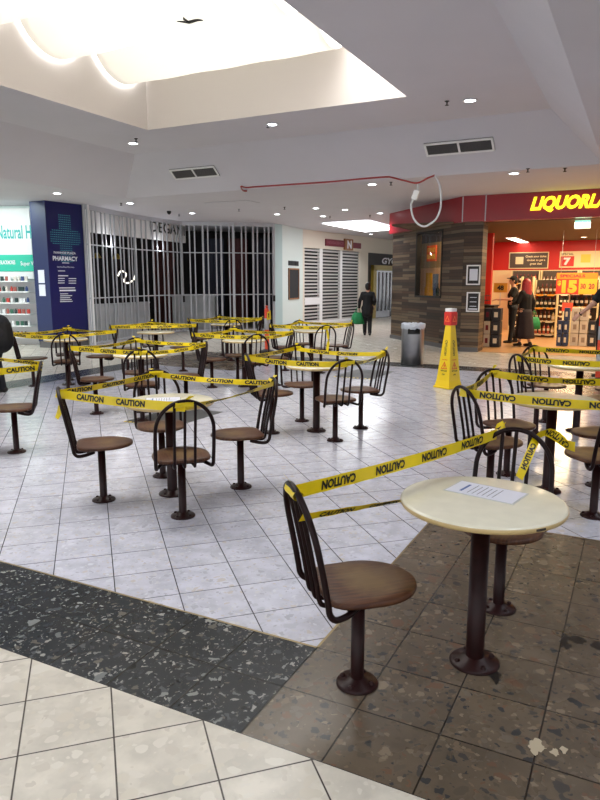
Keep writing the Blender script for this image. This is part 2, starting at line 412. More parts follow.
for (p, q) in (((a0+sq, bi0), (a1-sq, bi0)), ((a1-sq, bi0), (a1-sq, b0+sq)), ((a1-sq, b0+sq), (ai1, b0+sq)), ((a0+sq, bi1), (a1-sq, bi1)), ((ai0, b0+sq), (ai0, b1-sq))):
    w = .006; x0, x1 = sorted((p[0], q[0])); y0, y1 = sorted((p[1], q[1]))
    quad(bm, [ef(x0-w, y0-w, .0012), ef(x1+w, y0-w, .0012), ef(x1+w, y1+w, .0012), ef(x0-w, y1+w, .0012)])
struct(finish(bm, 'trim_1', M['brass']))

# ------------------------------------------------------------------ ceiling with raised coffer and skylight well
LO = (-10.75, -.74, 1.0, 12.3); UP = (-9.63, -1.48, 1.9, 11.35); WE = (-7.92, -3.23, 2.9, 9.7)
def ring(bm, outer, inner, zo, zi):
    o = [(outer[0], outer[2]), (outer[1], outer[2]), (outer[1], outer[3]), (outer[0], outer[3])]
    i = [(inner[0], inner[2]), (inner[1], inner[2]), (inner[1], inner[3]), (inner[0], inner[3])]
    for k in range(4):
        l = (k+1) % 4
        quad(bm, [ef(*o[k], zo), ef(*o[l], zo), ef(*i[l], zi), ef(*i[k], zi)])
bm = bmesh.new()
CS = [at_z(322, 223, ZC), at_z(365, 231.5, ZC), at_z(400, 228.5, ZC), at_z(368.5, 220, ZC)]
ring(bm, (-45, 45, -12, 14), LO, ZC, ZC)
ring(bm, LO, UP, ZC, ZU); ring(bm, UP, WE, ZU, ZU)
for a, b in (((-45, 14), (45, 60)),): quad(bm, [ef(a[0], a[1], ZC), ef(b[0], a[1], ZC), ef(b[0], b[1], ZC), ef(a[0], b[1], ZC)])
struct(finish(bm, 'ceiling', M['ceiling']))
bm = bmesh.new(); ring(bm, WE, (WE[0]+.02, WE[1]-.02, WE[2]+.02, WE[3]-.02), ZU, 5.7)
struct(finish(bm, 'trim_2', M['well']))
bm = bmesh.new(); quad(bm, [ef(WE[0], WE[2], 5.7), ef(WE[0], WE[3], 5.7), ef(WE[1], WE[3], 5.7), ef(WE[1], WE[2], 5.7)])
struct(finish(bm, 'window_1', M['skylight']))
# corridor skylight, recessed just under the slab
bm = bmesh.new(); c = [p.copy() for p in CS]
cc = sum(c, Vector())/4
quad(bm, [Vector((p.x, p.y, ZC-.02)) for p in c])
struct(finish(bm, 'window_2', M['corridor_sky']))
bm = bmesh.new()
for i in range(4):
    p, q = c[i], c[(i+1) % 4]
    d = (q-p).normalized(); nn = Vector((-d.y, d.x, 0))*.06
    for s in (1,): 
        vs = [p-nn, q-nn, q+nn, p+nn]
        quad(bm, [Vector((v.x, v.y, ZC-.035)) for v in vs])
struct(finish(bm, 'trim_3', M['white']))

# skylight sails: cloth troughs slung along the well
for k, e2c in enumerate((9.0, 7.6, 6.2, 4.8)):
    bm = bmesh.new(); hw = .70; nu, nv = 20, 24
    g = [[None]*(nu+1) for _ in range(nv+1)]
    for j in range(nv+1):
        for i in range(nu+1):
            s = -1+2*i/nu; a = -7.85+3.75*j/nv
            z = 4.78+.62*(1-math.sqrt(max(0, 1-(s*.98)**2)))/.8 + .02*math.sin(j*.9+k)*s
            g[j][i] = bm.verts.new(ef(a, e2c+s*hw, z))
    for j in range(nv):
        for i in range(nu):
            f = bm.faces.new((g[j][i], g[j][i+1], g[j+1][i+1], g[j+1][i])); f.smooth = True
    o = finish(bm, 'skylight_sail', M['cloth'])
    tag(o, ['white cloth trough hung in the skylight, the farthest one', 'white cloth trough hung in the skylight, second from the far end',
            'white cloth trough in the skylight, third from the far end', 'white cloth trough in the skylight, nearest the viewer'][k], 'sail', 'cloth troughs in the skylight')
    md = o.modifiers.new('thick', 'SOLIDIFY'); md.thickness = .004

bm = bmesh.new()   # dead leaf caught under the farthest sail
lfp = [Vector((-.16, -.02, 0)), Vector((-.05, .03, .01)), Vector((.0, 0, 0)), Vector((.1, -.06, .0)), Vector((.17, -.05, 0))]
tube(bm, spline(lfp, 4), [.004+.016*math.sin(PI*i/16) for i in range(17)], 6); tube(bm, [(-.02, 0, 0), (-.06, -.1, 0), (-.05, -.16, 0)], [.012, .014, .003], 6)
o = finish(bm, 'dead_leaf', M['black']); q = at_z(190, 22, 4.76); o.location = q; tag(o, 'small dark twig with leaves caught against the skylight cloth', 'leaf')
# ------------------------------------------------------------------ vents on the sloping bulkhead
sp0 = ef(0, UP[3], ZU); sn = (E2*(ZC-ZU)*-1 + Vector((0, 0, 1))*(LO[3]-UP[3])).normalized()
def vent(l, r, top, bot, label):
    cp = at_plane((l+r)/2, (top+bot)/2, sp0, sn)
    up = (E2*-(LO[3]-UP[3]) + Vector((0, 0, ZU-ZC))).normalized()
    pl = at_plane(l, (top+bot)/2, sp0, sn); pr_ = at_plane(r, (top+bot)/2, sp0, sn); wd = abs((pr_-pl).dot(E1))
    pt = at_plane((l+r)/2, top, sp0, sn); pb = at_plane((l+r)/2, bot, sp0, sn); hh = abs((pt-pb).dot(up))
    n = E1.cross(up); n = n if n.z < 0 else -n     # faces down to the court
    mw = Matrix((E1, up, n)).transposed().to_4x4(); mw.translation = cp + n*.012
    t = empty('ceiling_vent'); t.matrix_world = mw
    tag(t, label, 'vent', 'ceiling air vents')
    bm = bmesh.new(); box(bm, -wd/2, wd/2, -hh/2, hh/2, -.01, 0); o = finish(bm, 'backing', M['vent_dark']); o.parent = t
    bm = bmesh.new(); fr = .035
    for q in ((-wd/2, wd/2, hh/2-fr, hh/2), (-wd/2, wd/2, -hh/2, -hh/2+fr), (-wd/2, -wd/2+fr, -hh/2, hh/2), (wd/2-fr, wd/2, -hh/2, hh/2), (-fr/2, fr/2, -hh/2, hh/2)): box(bm, *q, 0, .02)
    o = finish(bm, 'frame', M['white']); o.parent = t
    bm = bmesh.new(); n_ = 14
    for i in range(1, n_):
        y = -hh/2 + hh*i/n_; box(bm, -wd/2+fr, wd/2-fr, y-.004, y+.004, 0, .012)
    o = finish(bm, 'slats', M['vent_slat']); o.parent = t
vent(171, 218, 167, 177.5, 'grey louvred air vent in the sloping bulkhead, left one above the shuttered cafe')
vent(424, 494, 140, 153, 'grey louvred air vent in the sloping bulkhead, right one above the liquor shop')

# ------------------------------------------------------------------ downlights
dl = [(133, 143, ZU), (272, 124, ZU), (470, 100, ZU), (57, 193, ZC), (130, 203, ZC), (192, 213, ZC), (225, 204, ZC), (277, 214, ZC), (372, 184, ZC), (316, 208, ZC), (514, 173, ZC),
      (380, 213, ZC), (323, 216, ZC), (345, 209.5, ZC), (344, 225, ZC), (371, 234, ZC)]
dlab = ['above the left court corner near the skylight', 'in the raised ceiling right of the skylight corner', 'in the raised ceiling above the right air vent', 'over the pharmacy column',
        'over the left end of the folding grille', 'in front of the cafe sign', 'nearest the court over the folding grille', 'over the right end of the folding grille', 'below the red tube, right of the middle',
        'left of the tube over the white pilaster', 'just above the red liquor fascia', 'between the corridor skylight and the liquor fascia', 'just left of the corridor skylight', 'above the corridor skylight beside a sprinkler', 'beyond the near edge of the corridor skylight', 'over the corridor beyond its skylight']
dproto = None
for i, (px, py, z) in enumerate(dl):
    p = at_z(px, py, z)
    if dproto is None:
        t = empty('downlight'); bm = bmesh.new(); lathe(bm, [(.075, 0), (.105, -.004), (.11, -.012), (.085, -.014), (.078, -.006)], 20)
        o = finish(bm, 'trim_ring', M['white'], t)
        bm = bmesh.new(); lathe(bm, [(0, -.009), (.08, -.009)], 20); o2 = finish(bm, 'lamp', M['lamp'], t)
        ld = bpy.data.lights.new('downlight_beam', 'SPOT'); ld.energy = DOWN; ld.spot_size = 2.2; ld.spot_blend = .8; ld.shadow_soft_size = .07; ld.color = (.88, .93, 1)
        lo = bpy.data.objects.new('beam', ld); C.objects.link(lo); lo.parent = t; lo.location = (0, 0, -.03)
        dproto = t
    else:
        t = dproto.copy(); C.objects.link(t)
        for ch in dproto.children: c_ = ch.copy(); C.objects.link(c_); c_.parent = t
    t.location = (p.x, p.y, z-.001)
    tag(t, 'round white recessed downlight '+dlab[i], 'downlight', 'recessed ceiling downlights')
for i, (a, b) in enumerate(((-7, .3), (-5, .3), (-3, .3), (-1, .3), (1.0, .3), (1.0, 2.4), (1.0, 4.6), (1.2, 6.8), (1.4, 9), (3.6, 3.5), (3.6, 7), (-4, -2), (-1, -2), (1.5, -2), (-12.5, 6), (-12.5, 10))):  # lamps added out of view to brighten the foreground and court
    t = dproto.copy(); C.objects.link(t)
    for ch in dproto.children: c_ = ch.copy(); C.objects.link(c_); c_.parent = t
    t.location = ef(a, b, ZC-.001); tag(t, 'round white downlight added overhead, outside the view, to light the court', 'downlight', 'added downlights outside the view')
# ceiling sprinklers
spk = [(121, 203, 'left of the cafe grille'), (136, 138.5, 'beside the left raised downlight'), (179, 214, 'in front of the cafe sign'), (268, 124, 'beside the middle raised downlight'), (284.5, 207, 'above the grille end'), (239, 209, 'over the middle of the grille'),
       (330, 216, 'left of the corridor skylight'), (391, 182, 'under the red tube'), (447, 101, 'beside the right raised downlight'), (528, 168.5, 'left of the liquor lettering'), (565, 168, 'above the liquor lettering'), (370, 215, 'over the corridor skylight')]
sp_p = None
for px, py, lb in spk:
    z = ZU if py < 150 else ZC; p = at_z(px, py, z)
    if sp_p is None:
        bm = bmesh.new(); lathe(bm, [(.035, 0), (.035, -.006), (.012, -.01), (.01, -.05), (.03, -.055), (.03, -.06), (0, -.06)], 10)
        o = sp_p = finish(bm, 'sprinkler_head', M['vent_dark'])
    else: o = sp_p.copy(); C.objects.link(o)
    o.location = (p.x, p.y, z-.001); tag(o, 'small dark sprinkler head on the ceiling '+lb, 'sprinkler', 'ceiling sprinkler heads')
p = at_z(169, 211, ZC); bm = bmesh.new(); lathe(bm, [(.06, 0), (.06, -.03), (.05, -.06), (.02, -.09), (0, -.095)], 14)
o = finish(bm, 'security_camera', M['black']); o.location = p; tag(o, 'small black dome security camera on the ceiling before the cafe', 'camera')
p = at_z(228, 203, ZC); bm = bmesh.new()
box(bm, -.6, .6, -.3, .3, -.012, -.002, bev=.004); o = finish(bm, 'access_panel', M['ceiling']); o.location = at_z(232, 202.5, ZC) + Vector((0, 0, -.003)); o.rotation_euler = (0, 0, -TH)
tag(o, 'flat white access panel in the ceiling beside a downlight over the grille', 'panel')

# red tube slung along the edge of the bulkhead with a pale hanging loop
def tp(px, py, z=ZC-.02): return at_z(px, py, z)
bm = bmesh.new()
pts = [tp(247, 191), tp(243, 190.5), tp(241, 186.5), tp(246, 187.5), tp(256, 186.8), tp(290, 184.5), tp(330, 181.8), tp(360, 179), tp(385, 177), tp(392, 177.5)]
pl = [v.copy() for v in pts]
d0 = pl[-1]
zz = [(404, 180.5, ZC-.09), (417, 183, ZC-.12), (428, 178, ZC-.08), (435, 175.3, ZC-.02)]
for (x, y, z) in zz:
    n = E2; q = at_plane(x, y, d0, n); pl.append(q)
for v in pl:
    if v.z > ZC-.02: v.z = ZC-.02
tube(bm, spline(pl, 6), .016, 8)
t = empty('lighting_tube', pl[-1]); o = finish(bm, 'red_tube', M['tube_red']); 
o.parent = t; o.matrix_parent_inverse = Matrix.Translation(-pl[-1])
tag(t, 'thin red tube strung along the ceiling edge ending in a pale hanging loop', 'tube')
lp = [(435, 175.3), (439.5, 185), (441, 198), (440, 210), (436, 219), (430, 224), (424.5, 226.5), (418, 224), (413, 217), (411, 206), (413, 200), (417, 192), (418, 184)]
bm = bmesh.new(); tube(bm, spline([at_plane(x, y, d0, E2) for x, y in lp], 6), .018, 8)
o = finish(bm, 'pale_loop', M['tube_clear']); o.parent = t; o.matrix_parent_inverse = Matrix.Translation(-pl[-1])
bm = bmesh.new(); q = at_plane(415.5, 195, d0, E2); mw = wallframe(q, E1) @ Matrix.Rotation(.35, 4, 'Y')
box(bm, -.05, .05, -.02, .02, -.08, .08, mw=mw); o = finish(bm, 'tag_box', M['white']); o.parent = t; o.matrix_parent_inverse = Matrix.Translation(-pl[-1])

# ------------------------------------------------------------------ wall helper
def wall_box(name, p, q, z0, z1, m, th=.12, kind=True, u0=None, u1=None, front=0, parent=None):
    p = Vector((p[0], p[1], 0)); q = Vector((q[0], q[1], 0)); mw = wallframe(p, q-p); L_ = (q-p).length
    bm = bmesh.new(); box(bm, 0 if u0 is None else u0, L_ if u1 is None else u1, front, front+th, z0, z1)
    o = finish(bm, name, m, mw=mw)
    if kind: struct(o)
    return o, mw, L_
# the court's left side beyond the pharmacy opening, all seen from -y side (u runs left to right)
# --- pharmacy column
colL = Vector((-6.45, 16.43, 0)); colC = Vector((-6.0, 16.2, 0)); colR = Vector((-5.42, 17.1, 0))
t = empty('pharmacy_column', colC)
bm = bmesh.new(); bk = [colL, colC, colR, colR + Vector((-.5, .35, 0))]
vs0 = [bm.verts.new(v + Vector((0, 0, .16))) for v in bk]; vs1 = [bm.verts.new(v + Vector((0, 0, ZC-.001))) for v in bk]
for i in range(4):
    f = bm.faces.new((vs0[i], vs0[(i+1) % 4], vs1[(i+1) % 4], vs1[i])); f.material_index = 1 if i == 0 else 0
bm.faces.new(vs1); bm.faces.new(vs0[::-1])
o = finish(bm, 'cladding', None, mats=[M['blue'], M['blue_side']]); o.parent = t; o.matrix_parent_inverse = Matrix.Translation(-colC)
cen = sum(bk, Vector())/4; bm = bmesh.new()
vs0 = [bm.verts.new(cen+(v-cen)*.97) for v in bk]; vs1 = [bm.verts.new(cen+(v-cen)*.97 + Vector((0, 0, .17))) for v in bk]
for i in range(4): bm.faces.new((vs0[i], vs0[(i+1) % 4], vs1[(i+1) % 4], vs1[i]))
bm.faces.new(vs1)
o = finish(bm, 'kick_plate', M['vent_slat']); o.parent = t; o.matrix_parent_inverse = Matrix.Translation(-colC)
tag(t, 'navy blue column with white pharmacy lettering and a dotted cross', 'column')
cw = wallframe(colC, colR-colC); CL = (colR-colC).length
bm = bmesh.new()
def ctext(s, cx0, cx1, py0, py1, bold=.0):   # between rows py0 (top) and py1 at given columns
    u0, z1 = wpx(cw, cx0, py0); u1, _ = wpx(cw, cx1, (py0+py1)/2); _, z0 = wpx(cw, cx0, py1)
    add_text(bm, s, u0, u1, z0, z1, -.006, bold=bold)
ctext('IVANHOE PLAZA', 53.5, 75.5, 251.2, 253.6, .02); ctext('PHARMACY', 52.5, 77.5, 255.8, 260.5, .03)
ctext('Ivanhoe Plaza Pharmacy', 57, 74, 266, 268); 
def cbars(l, r, y, h=.8):
    u0, z1 = wpx(cw, l, y); u1, z0 = wpx(cw, r, y+h); box(bm, u0, u1, -.006, -.004, z1-.022*h, z1)
cbars(62, 69, 262.5); cbars(58, 65, 270.5)
for y in (275.2,): cbars(58, 68, y, 1.1)
for y in (278, 280.3, 282.6): cbars(58, 64.5, y); cbars(68.5, 76, y+.2)
cbars(59, 75, 287.5, 1); cbars(59.3, 75.6, 289.8, 1.6)
for y, r in ((293.5, 68), (295.5, 72), (297.5, 70), (299.5, 71.5), (301.3, 72.5)): cbars(60, r, y)
o = finish(bm, 'white_lettering', M['white_print'], mw=cw); o.parent = t; o.matrix_parent_inverse = Matrix.Translation(-colC)
bm = bmesh.new()   # dotted cross
for r_ in range(22):
    z = 3.18 - r_*.052
    arm = 7 <= r_ <= 13
    us = range(-8, 9) if arm else range(-3, 4)
    if arm and r_ in (7, 13): us = range(-7, 8)
    for k in us:
        u = CL*.5 + k*.052
        if .03 < u < CL-.03:
            q = .011; box(bm, u-q, u+q, -.005, -.001, z-q*.8, z+q*.8)
o = finish(bm, 'dotted_cross', M['cyan'], mw=cw); o.parent = t; o.matrix_parent_inverse = Matrix.Translation(-colC)
lw = wallframe(colL, colC-colL)
for (l_, r_, tp_, bt_) in ((38, 45, 270, 283), (39, 46, 284.5, 296)):
    bm = bmesh.new(); u0, z1 = wpx(lw, l_, tp_); u1, z0 = wpx(lw, r_, bt_); box(bm, u0, u1, -.008, -.001, z0, z1)
    o = finish(bm, 'notice', M['paper'], mw=lw); o.parent = t; o.matrix_parent_inverse = Matrix.Translation(-colC)
# --- pharmacy interior
pw0 = Vector((-13.5, 17.9, 0)); pw1 = Vector((-5.9, 17.3, 0))
o, pmw, pL = wall_box('wall_left', pw0, pw1, 0, ZC, M['white_wall'])
def pbox(name, l, r, top, bot, y0, y1, m, lab=None, cat=None, ext=0):
    u0, z1 = wpx(pmw, l, top); u1, z0 = wpx(pmw, r, bot); bm = bmesh.new(); box(bm, u0-ext, u1, y0, y1, z0, z1)
    o = finish(bm, name, m, mw=pmw)
    if lab: tag(o, lab, cat)
    return o, u0, u1, z0, z1
t = empty('pharmacy_sign', pmw.translation)
def pt_parent(o, t, origin): o.parent = t; o.matrix_parent_inverse = Matrix.Translation(-origin)
o, u0, u1, z0, z1 = pbox('sign_panel', -2, 36, 209, 279, -.12, -.02, M['white'], ext=1.6); pt_parent(o, t, pmw.translation)
o, u0, u1, z0, z1 = pbox('teal_band', -2, 36, 255, 271.5, -.13, -.115, M['teal'], ext=1.6); pt_parent(o, t, pmw.translation)
bm = bmesh.new(); u0, z1 = wpx(pmw, -1, 227.5); ur, z0 = wpx(pmw, 47, 239)
add_text(bm, 'Natural Health', u0, ur+.1, z0, z1+.04, -.126, bold=.02)
o = finish(bm, 'teal_lettering', M['teal_text'], mw=pmw); pt_parent(o, t, pmw.translation)
bm = bmesh.new(); u0, z1 = wpx(pmw, 3, 260.5); u1, z0 = wpx(pmw, 18, 264.5); add_text(bm, 'BLACKMORES', u0, u1, z0, z1, -.135, bold=.03)
u0, z1 = wpx(pmw, 23, 261.5); u1, z0 = wpx(pmw, 40, 266); add_text(bm, 'Super Vitamins', u0, u1+.2, z0-.02, z1, -.135, bold=.01)
o = finish(bm, 'white_lettering', M['white_print'], mw=pmw); pt_parent(o, t, pmw.translation)
tag(t, 'white and teal lit Natural Health sign above the pharmacy shelves', 'sign')
t = empty('pharmacy_shelving', pmw.translation); tag(t, 'white pharmacy shelving unit with five stocked shelves left of the navy column', 'shelf')
us, _ = wpx(pmw, 37, 300); ul = us-2.6
rows = [299, 312, 323.5, 333, 343.0]; shelf_z = []
bm = bmesh.new(); box(bm, ul, us, -.06, -.02, 0, 1.64); o = finish(bm, 'back_panel', M['white'], mw=pmw); pt_parent(o, t, pmw.translation)
for sz in (.22, .5, .8, 1.08, 1.36, 1.62):
    bm = bmesh.new(); box(bm, ul, us, -.42, -.06, sz-.03, sz); o = finish(bm, 'shelf', M['white'], mw=pmw); pt_parent(o, t, pmw.translation); shelf_z.append(sz)
cols = [sl(c) for c in ((190, 60, 50), (60, 110, 90), (220, 210, 200), (60, 80, 130), (200, 150, 80), (40, 60, 60), (170, 90, 80), (230, 230, 230))]
pmats = [mat('pharmacy_pack_%d' % i, c, .5) for i, c in enumerate(cols)]
protos = {}
names = ['bottom', 'second', 'third', 'fourth', 'fifth', 'top']
for si, sz in enumerate(shelf_z):
    u = us-.08
    while u > us-1.35:
        kind = random.choice(('bottle', 'carton', 'carton')); mi = random.randrange(8)
        k = (kind, mi)
        if k not in protos:
            bm = bmesh.new()
            if kind == 'bottle': lathe(bm, [(0, 0), (.032, 0), (.034, .01), (.034, .085), (.02, .1), (.02, .125), (0, .125)], 12)
            else: box(bm, -.035, .035, -.025, .025, 0, .11, bev=.003)
            o = finish(bm, 'medicine_'+kind, pmats[mi]); protos[k] = o
        else: o = protos[k].copy(); C.objects.link(o)
        p = pmw @ Vector((u, -.33+random.uniform(-.02, .02), sz+.0005)); o.location = p; o.rotation_euler = (0, 0, random.uniform(-.1, .1))
        tag(o, 'small pharmacy %s on the %s shelf left of the navy column' % ('bottle' if kind == 'bottle' else 'pack', names[si]), 'bottle' if kind == 'bottle' else 'packet', 'pharmacy %ss on the %s shelf' % ('bottle' if kind == 'bottle' else 'pack', names[si]))
        u -= random.uniform(.085, .13)
la = bpy.data.lights.new('pharmacy_light', 'AREA'); la.energy = PHARM_W; la.size = 3; la.size_y = .4; la.shape = 'RECTANGLE'; la.color = (.85, 1, .97)
lo = bpy.data.objects.new('pharmacy_light', la); C.objects.link(lo); lo.location = (-8.0, 16.0, 3.4); lo.rotation_euler = (math.radians(25), 0, .08)

for lx, ly, le in ((-8.6, 14.6, 60), (-10.5, 12.0, 40)):  # added fill lights brightening the pale floor at far left
    la = bpy.data.lights.new('pharmacy_floor_fill', 'AREA'); la.energy = le; la.size = 1.6; la.color = (.88, 1, .98)
    lo = bpy.data.objects.new('pharmacy_floor_fill', la); C.objects.link(lo); lo.location = (lx, ly, ZC-.04)
# --- cafe behind folding grille
G = [Vector(v) for v in ((-5.3, 17.0, 0), (-4.72, 19.6, 0), (-3.76, 21.75, 0), (-2.1, 22.0, 0), (-.83, 22.5, 0))]
wall_box('trim_4', colR+Vector((.0, .02, 0)), G[0], 0, ZC-.002, M['white'], th=.1)
gl = ['left end beside the white trim', 'below the cafe lettering', 'middle section', 'right end beside the pilaster']
bar_d = {}
for s in range(4):
    p, q = G[s], G[s+1]; L_ = (q-p).length; mw = wallframe(p, q-p)
    t = empty('folding_grille'); t.matrix_world = mw; tag(t, 'silver folding security grille, '+gl[s], 'grille', 'folding grille sections across the cafe')
    def part(name, *b, m=M['alu']):
        bm = bmesh.new(); box(bm, *b); o = finish(bm, name, m); o.parent = t; return o
    part('top_rail', 0, L_, -.03, .03, ZC-.12, ZC-.003); part('bottom_rail', 0, L_, -.02, .02, .01, .06)
    part('middle_rail', 0, L_, -.012, .012, 2.5, 2.53); part('middle_rail', 0, L_, -.012, .012, 1.17, 1.2)
    part('end_post', L_-.09, L_-.01, -.03, .03, .01, ZC-.12)
    if s == 0: part('end_post', .01, .07, -.03, .03, .01, ZC-.12)
    if s in (1, 3): part('lock_box', L_-.085, L_-.015, -.06, -.03, .95, 1.15, m=M['black'])
    n = int(L_/(.19 if s > 1 else .24)); 
    for i in range(1, n):
        u = L_*i/n + (.03 if i % 2 else -.02)
        w = .02 if i % 3 else .03
        if w not in bar_d:
            bm = bmesh.new(); box(bm, -w, w, -.012, .012, .06, ZC-.12); o = finish(bm, 'bar', M['alu']); bar_d[w] = o.data
        else: o = bpy.data.objects.new('bar', bar_d[w]); C.objects.link(o)
        o.parent = t; o.location = (u, 0, 0)
# interior shell of the cafe
for cx, cy, ce in ((-5.0, 18.1, 5), (-4.25, 20.6, 5), (-2.5, 23.2, 3)):  # added point lights without fixtures, brightening the header and interior
    la = bpy.data.lights.new('cafe_fill', 'POINT'); la.energy = ce; la.shadow_soft_size = .06; la.color = (.95, .97, 1); lo = bpy.data.objects.new('cafe_fill', la); C.objects.link(lo); lo.location = (cx, cy, 2.6)
bk0 = Vector((-9.5, 23.5, 0)); bk1 = Vector((-1.0, 27.0, 0))
wall_box('wall_back', bk0, bk1, 0, ZC, mat('cafe_back_wall', sl((34, 30, 32)), .7))
o, _, _ = wall_box('trim_5', G[0]+Vector((-.1, .5, 0)), G[2]+Vector((.0, .7, 0)), 2.85, ZC-.002, M['white'], th=.1)
dw = wallframe(G[0]+Vector((-.1, .5, 0)), G[2]+Vector((.0, .7, 0))-G[0]-Vector((-.1, .5, 0)))
bm = bmesh.new(); u0, z1 = wpx(dw, 150, 219.5); u1, z0 = wpx(dw, 184, 236)
add_text(bm, 'DEGANI', u0, u1, z0, z1-.03, -.03, bold=.01); o = finish(bm, 'cafe_lettering', M['black'], mw=dw)
tag(o, 'large dark DEGANI letters on the white header behind the grille', 'lettering')
bm = bmesh.new(); box(bm, -4.35, -2.9, 22.9, 23.5, 0, 1.1); box(bm, -4.4, -2.85, 22.85, 23.55, 1.1, 1.14)
o = finish(bm, 'cafe_counter', M['marble']); tag(o, 'pale marble counter inside the closed cafe below its lettering', 'counter')
bm = bmesh.new(); mwc = wallframe((-5.6, 18.4, 0), (.36, .93)); box(bm, 0, 2.6, 0, .12, 0, .95); box(bm, 0, 2.6, -.02, .14, .95, .99)
o = finish(bm, 'low_partition', M['marble'], mw=mwc); tag(o, 'low pale marble partition behind the left grille section', 'partition')
for i, (px, py) in enumerate(((97, 258), (117, 259))):
    p = at_plane(px, py, (0, 20.5, 0), Vector((0, 1, 0))); t = empty('pendant_lamp', p)
    tag(t, 'brass pendant lamp in the cafe, %s of the pair' % ('left' if i == 0 else 'right'), 'lamp', 'brass pendants in the cafe')
    bm = bmesh.new(); lathe(bm, [(.02, .16), (.05, .15), (.13, .02), (.15, 0), (.14, 0), (.045, .14)], 16); finish(bm, 'lamp_shade', M['gold'], t)
    bm = bmesh.new(); lathe(bm, [(0, .03), (.04, .04), (.045, .07), (.02, .11), (0, .12)], 10); finish(bm, 'bulb', M['lamp_warm'], t)
    bm = bmesh.new(); tube(bm, [(0, 0, .15), (0, 0, ZC-p.z)], .006, 6); finish(bm, 'cord', M['black'], t)
bm = bmesh.new(); tube(bm, [at_plane(121, 271, (0, 20.8, 0), Vector((0, 1, 0))), Vector((at_plane(121, 271, (0, 20.8, 0), Vector((0, 1, 0))).x, 20.8, ZC-.01))], .006, 6); pp = [(118, 276), (121, 271), (126, 274), (124, 281), (128, 283), (134, 279), (136, 270)]
tube(bm, spline([at_plane(x, y, (0, 20.8, 0), Vector((0, 1, 0))) for x, y in pp], 5), .022, 8); o = finish(bm, 'neon_squiggle', M['glow']); tag(o, 'pale curling neon line glowing inside the cafe', 'light')
for i, (x, c) in enumerate(((-5.2, (70, 34, 30)), (-3.4, (40, 44, 58)), (-2.55, (66, 30, 32)), (-1.7, (36, 34, 46)))):
    bm = bmesh.new(); n = 12
    for k in range(n):
        u = .7*k/n; v = .7*(k+1)/n; ya = .04*math.sin(k*1.7); yb = .04*math.sin((k+1)*1.7)
        quad(bm, [(x+u, 24.2+ya, .1), (x+v, 24.2+yb, .1), (x+v, 24.2+yb, 3.1), (x+u, 24.2+ya, 3.1)])
    o = finish(bm, 'curtain', mat('curtain_cloth_%d' % i, sl(c), .8)); md = o.modifiers.new('t', 'SOLIDIFY'); md.thickness = .01
    tag(o, 'dark hanging curtain inside the closed cafe, %s' % ['far left behind the pendants', 'blue-grey one left of the red one', 'dull red one', 'rightmost one'][i], 'curtain')
# --- pilaster
P1 = Vector((-.6, 23.0, 0)); S0 = Vector((.1, 24.9, 0)); SD = Vector((1.05, 1.62, 0)).normalized()
wall_box('wall_left_pilaster', G[4], P1, 0, ZC-.002, mat('pilaster_side_shade', sl((176, 200, 200)), .6), th=.1)  # teal side face, shade painted into its darker colour
wall_box('wall_pilaster', P1, S0, 0, ZC-.002, M['white_wall'], th=.1)
pm = wallframe(P1, S0-P1)
bm = bmesh.new()
u0, z1 = wpx(pm, 288, 268); u1, z0 = wpx(pm, 298.5, 299)
t = empty('menu_board'); t.matrix_world = pm @ Matrix.Translation(((u0+u1)/2, -.002, (z0+z1)/2)); hw, hh = (u1-u0)/2, (z1-z0)/2
tag(t, 'tall black menu board in an oak frame on the white pilaster', 'board')
bm = bmesh.new(); box(bm, -hw, hw, -.02, 0, -hh, hh); finish(bm, 'board', M['blackboard'], t)
bm = bmesh.new(); f = .05
for b_ in ((-hw, hw, hh-f, hh), (-hw, hw, -hh, -hh+f), (-hw, -hw+f, -hh, hh), (hw-f, hw, -hh, hh)): box(bm, b_[0], b_[1], -.035, -.018, b_[2], b_[3])
finish(bm, 'frame', M['wood_frame'], t)
bm = bmesh.new(); u0, z1 = wpx(pm, 288, 260.5); u1, z0 = wpx(pm, 298.5, 266)
w_ = (u1-u0)/3
for k in range(3): box(bm, u0+k*w_+.01, u0+(k+1)*w_-.01, -.012, -.001, z0, z1)
o = finish(bm, 'notice_strip', M['black'], mw=pm); tag(o, 'three small black notices in a row above the menu board', 'notice')
# --- second shop with shutters
SE = S0 + SD*14
HZ = 2.83
sh_end = 6.4
def sw(p0, u0, u1, z0, z1, m, name, th=.1, front=0):
    bm = bmesh.new(); box(bm, u0, u1, front, front+th, z0, z1); return finish(bm, name, m, mw=wallframe(S0, SD))
smw = wallframe(S0, SD)
struct(sw(S0, 0, 14, HZ, ZC-.002, M['cream_wall'], 'wall_header'))
ups = [wpx(smw, x, 300)[0] for x in (304.5, 319.5, 322.5, 340, 342, 359, 367)]
struct(sw(S0, 0, max(.02, ups[0]), 0, HZ, M['cream_wall'], 'trim_6')); struct(sw(S0, ups[1], ups[2], 0, HZ, M['white'], 'trim_7'))
struct(sw(S0, ups[3], ups[4], 0, HZ, M['white'], 'trim_8')); struct(sw(S0, ups[5], ups[6], 0, HZ, M['cream_wall'], 'trim_9', front=-.02))
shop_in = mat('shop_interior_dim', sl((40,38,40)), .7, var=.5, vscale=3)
struct(sw(S0, -.2, ups[5]+2.6, 0, HZ, shop_in, 'wall_back_shop', front=.5))
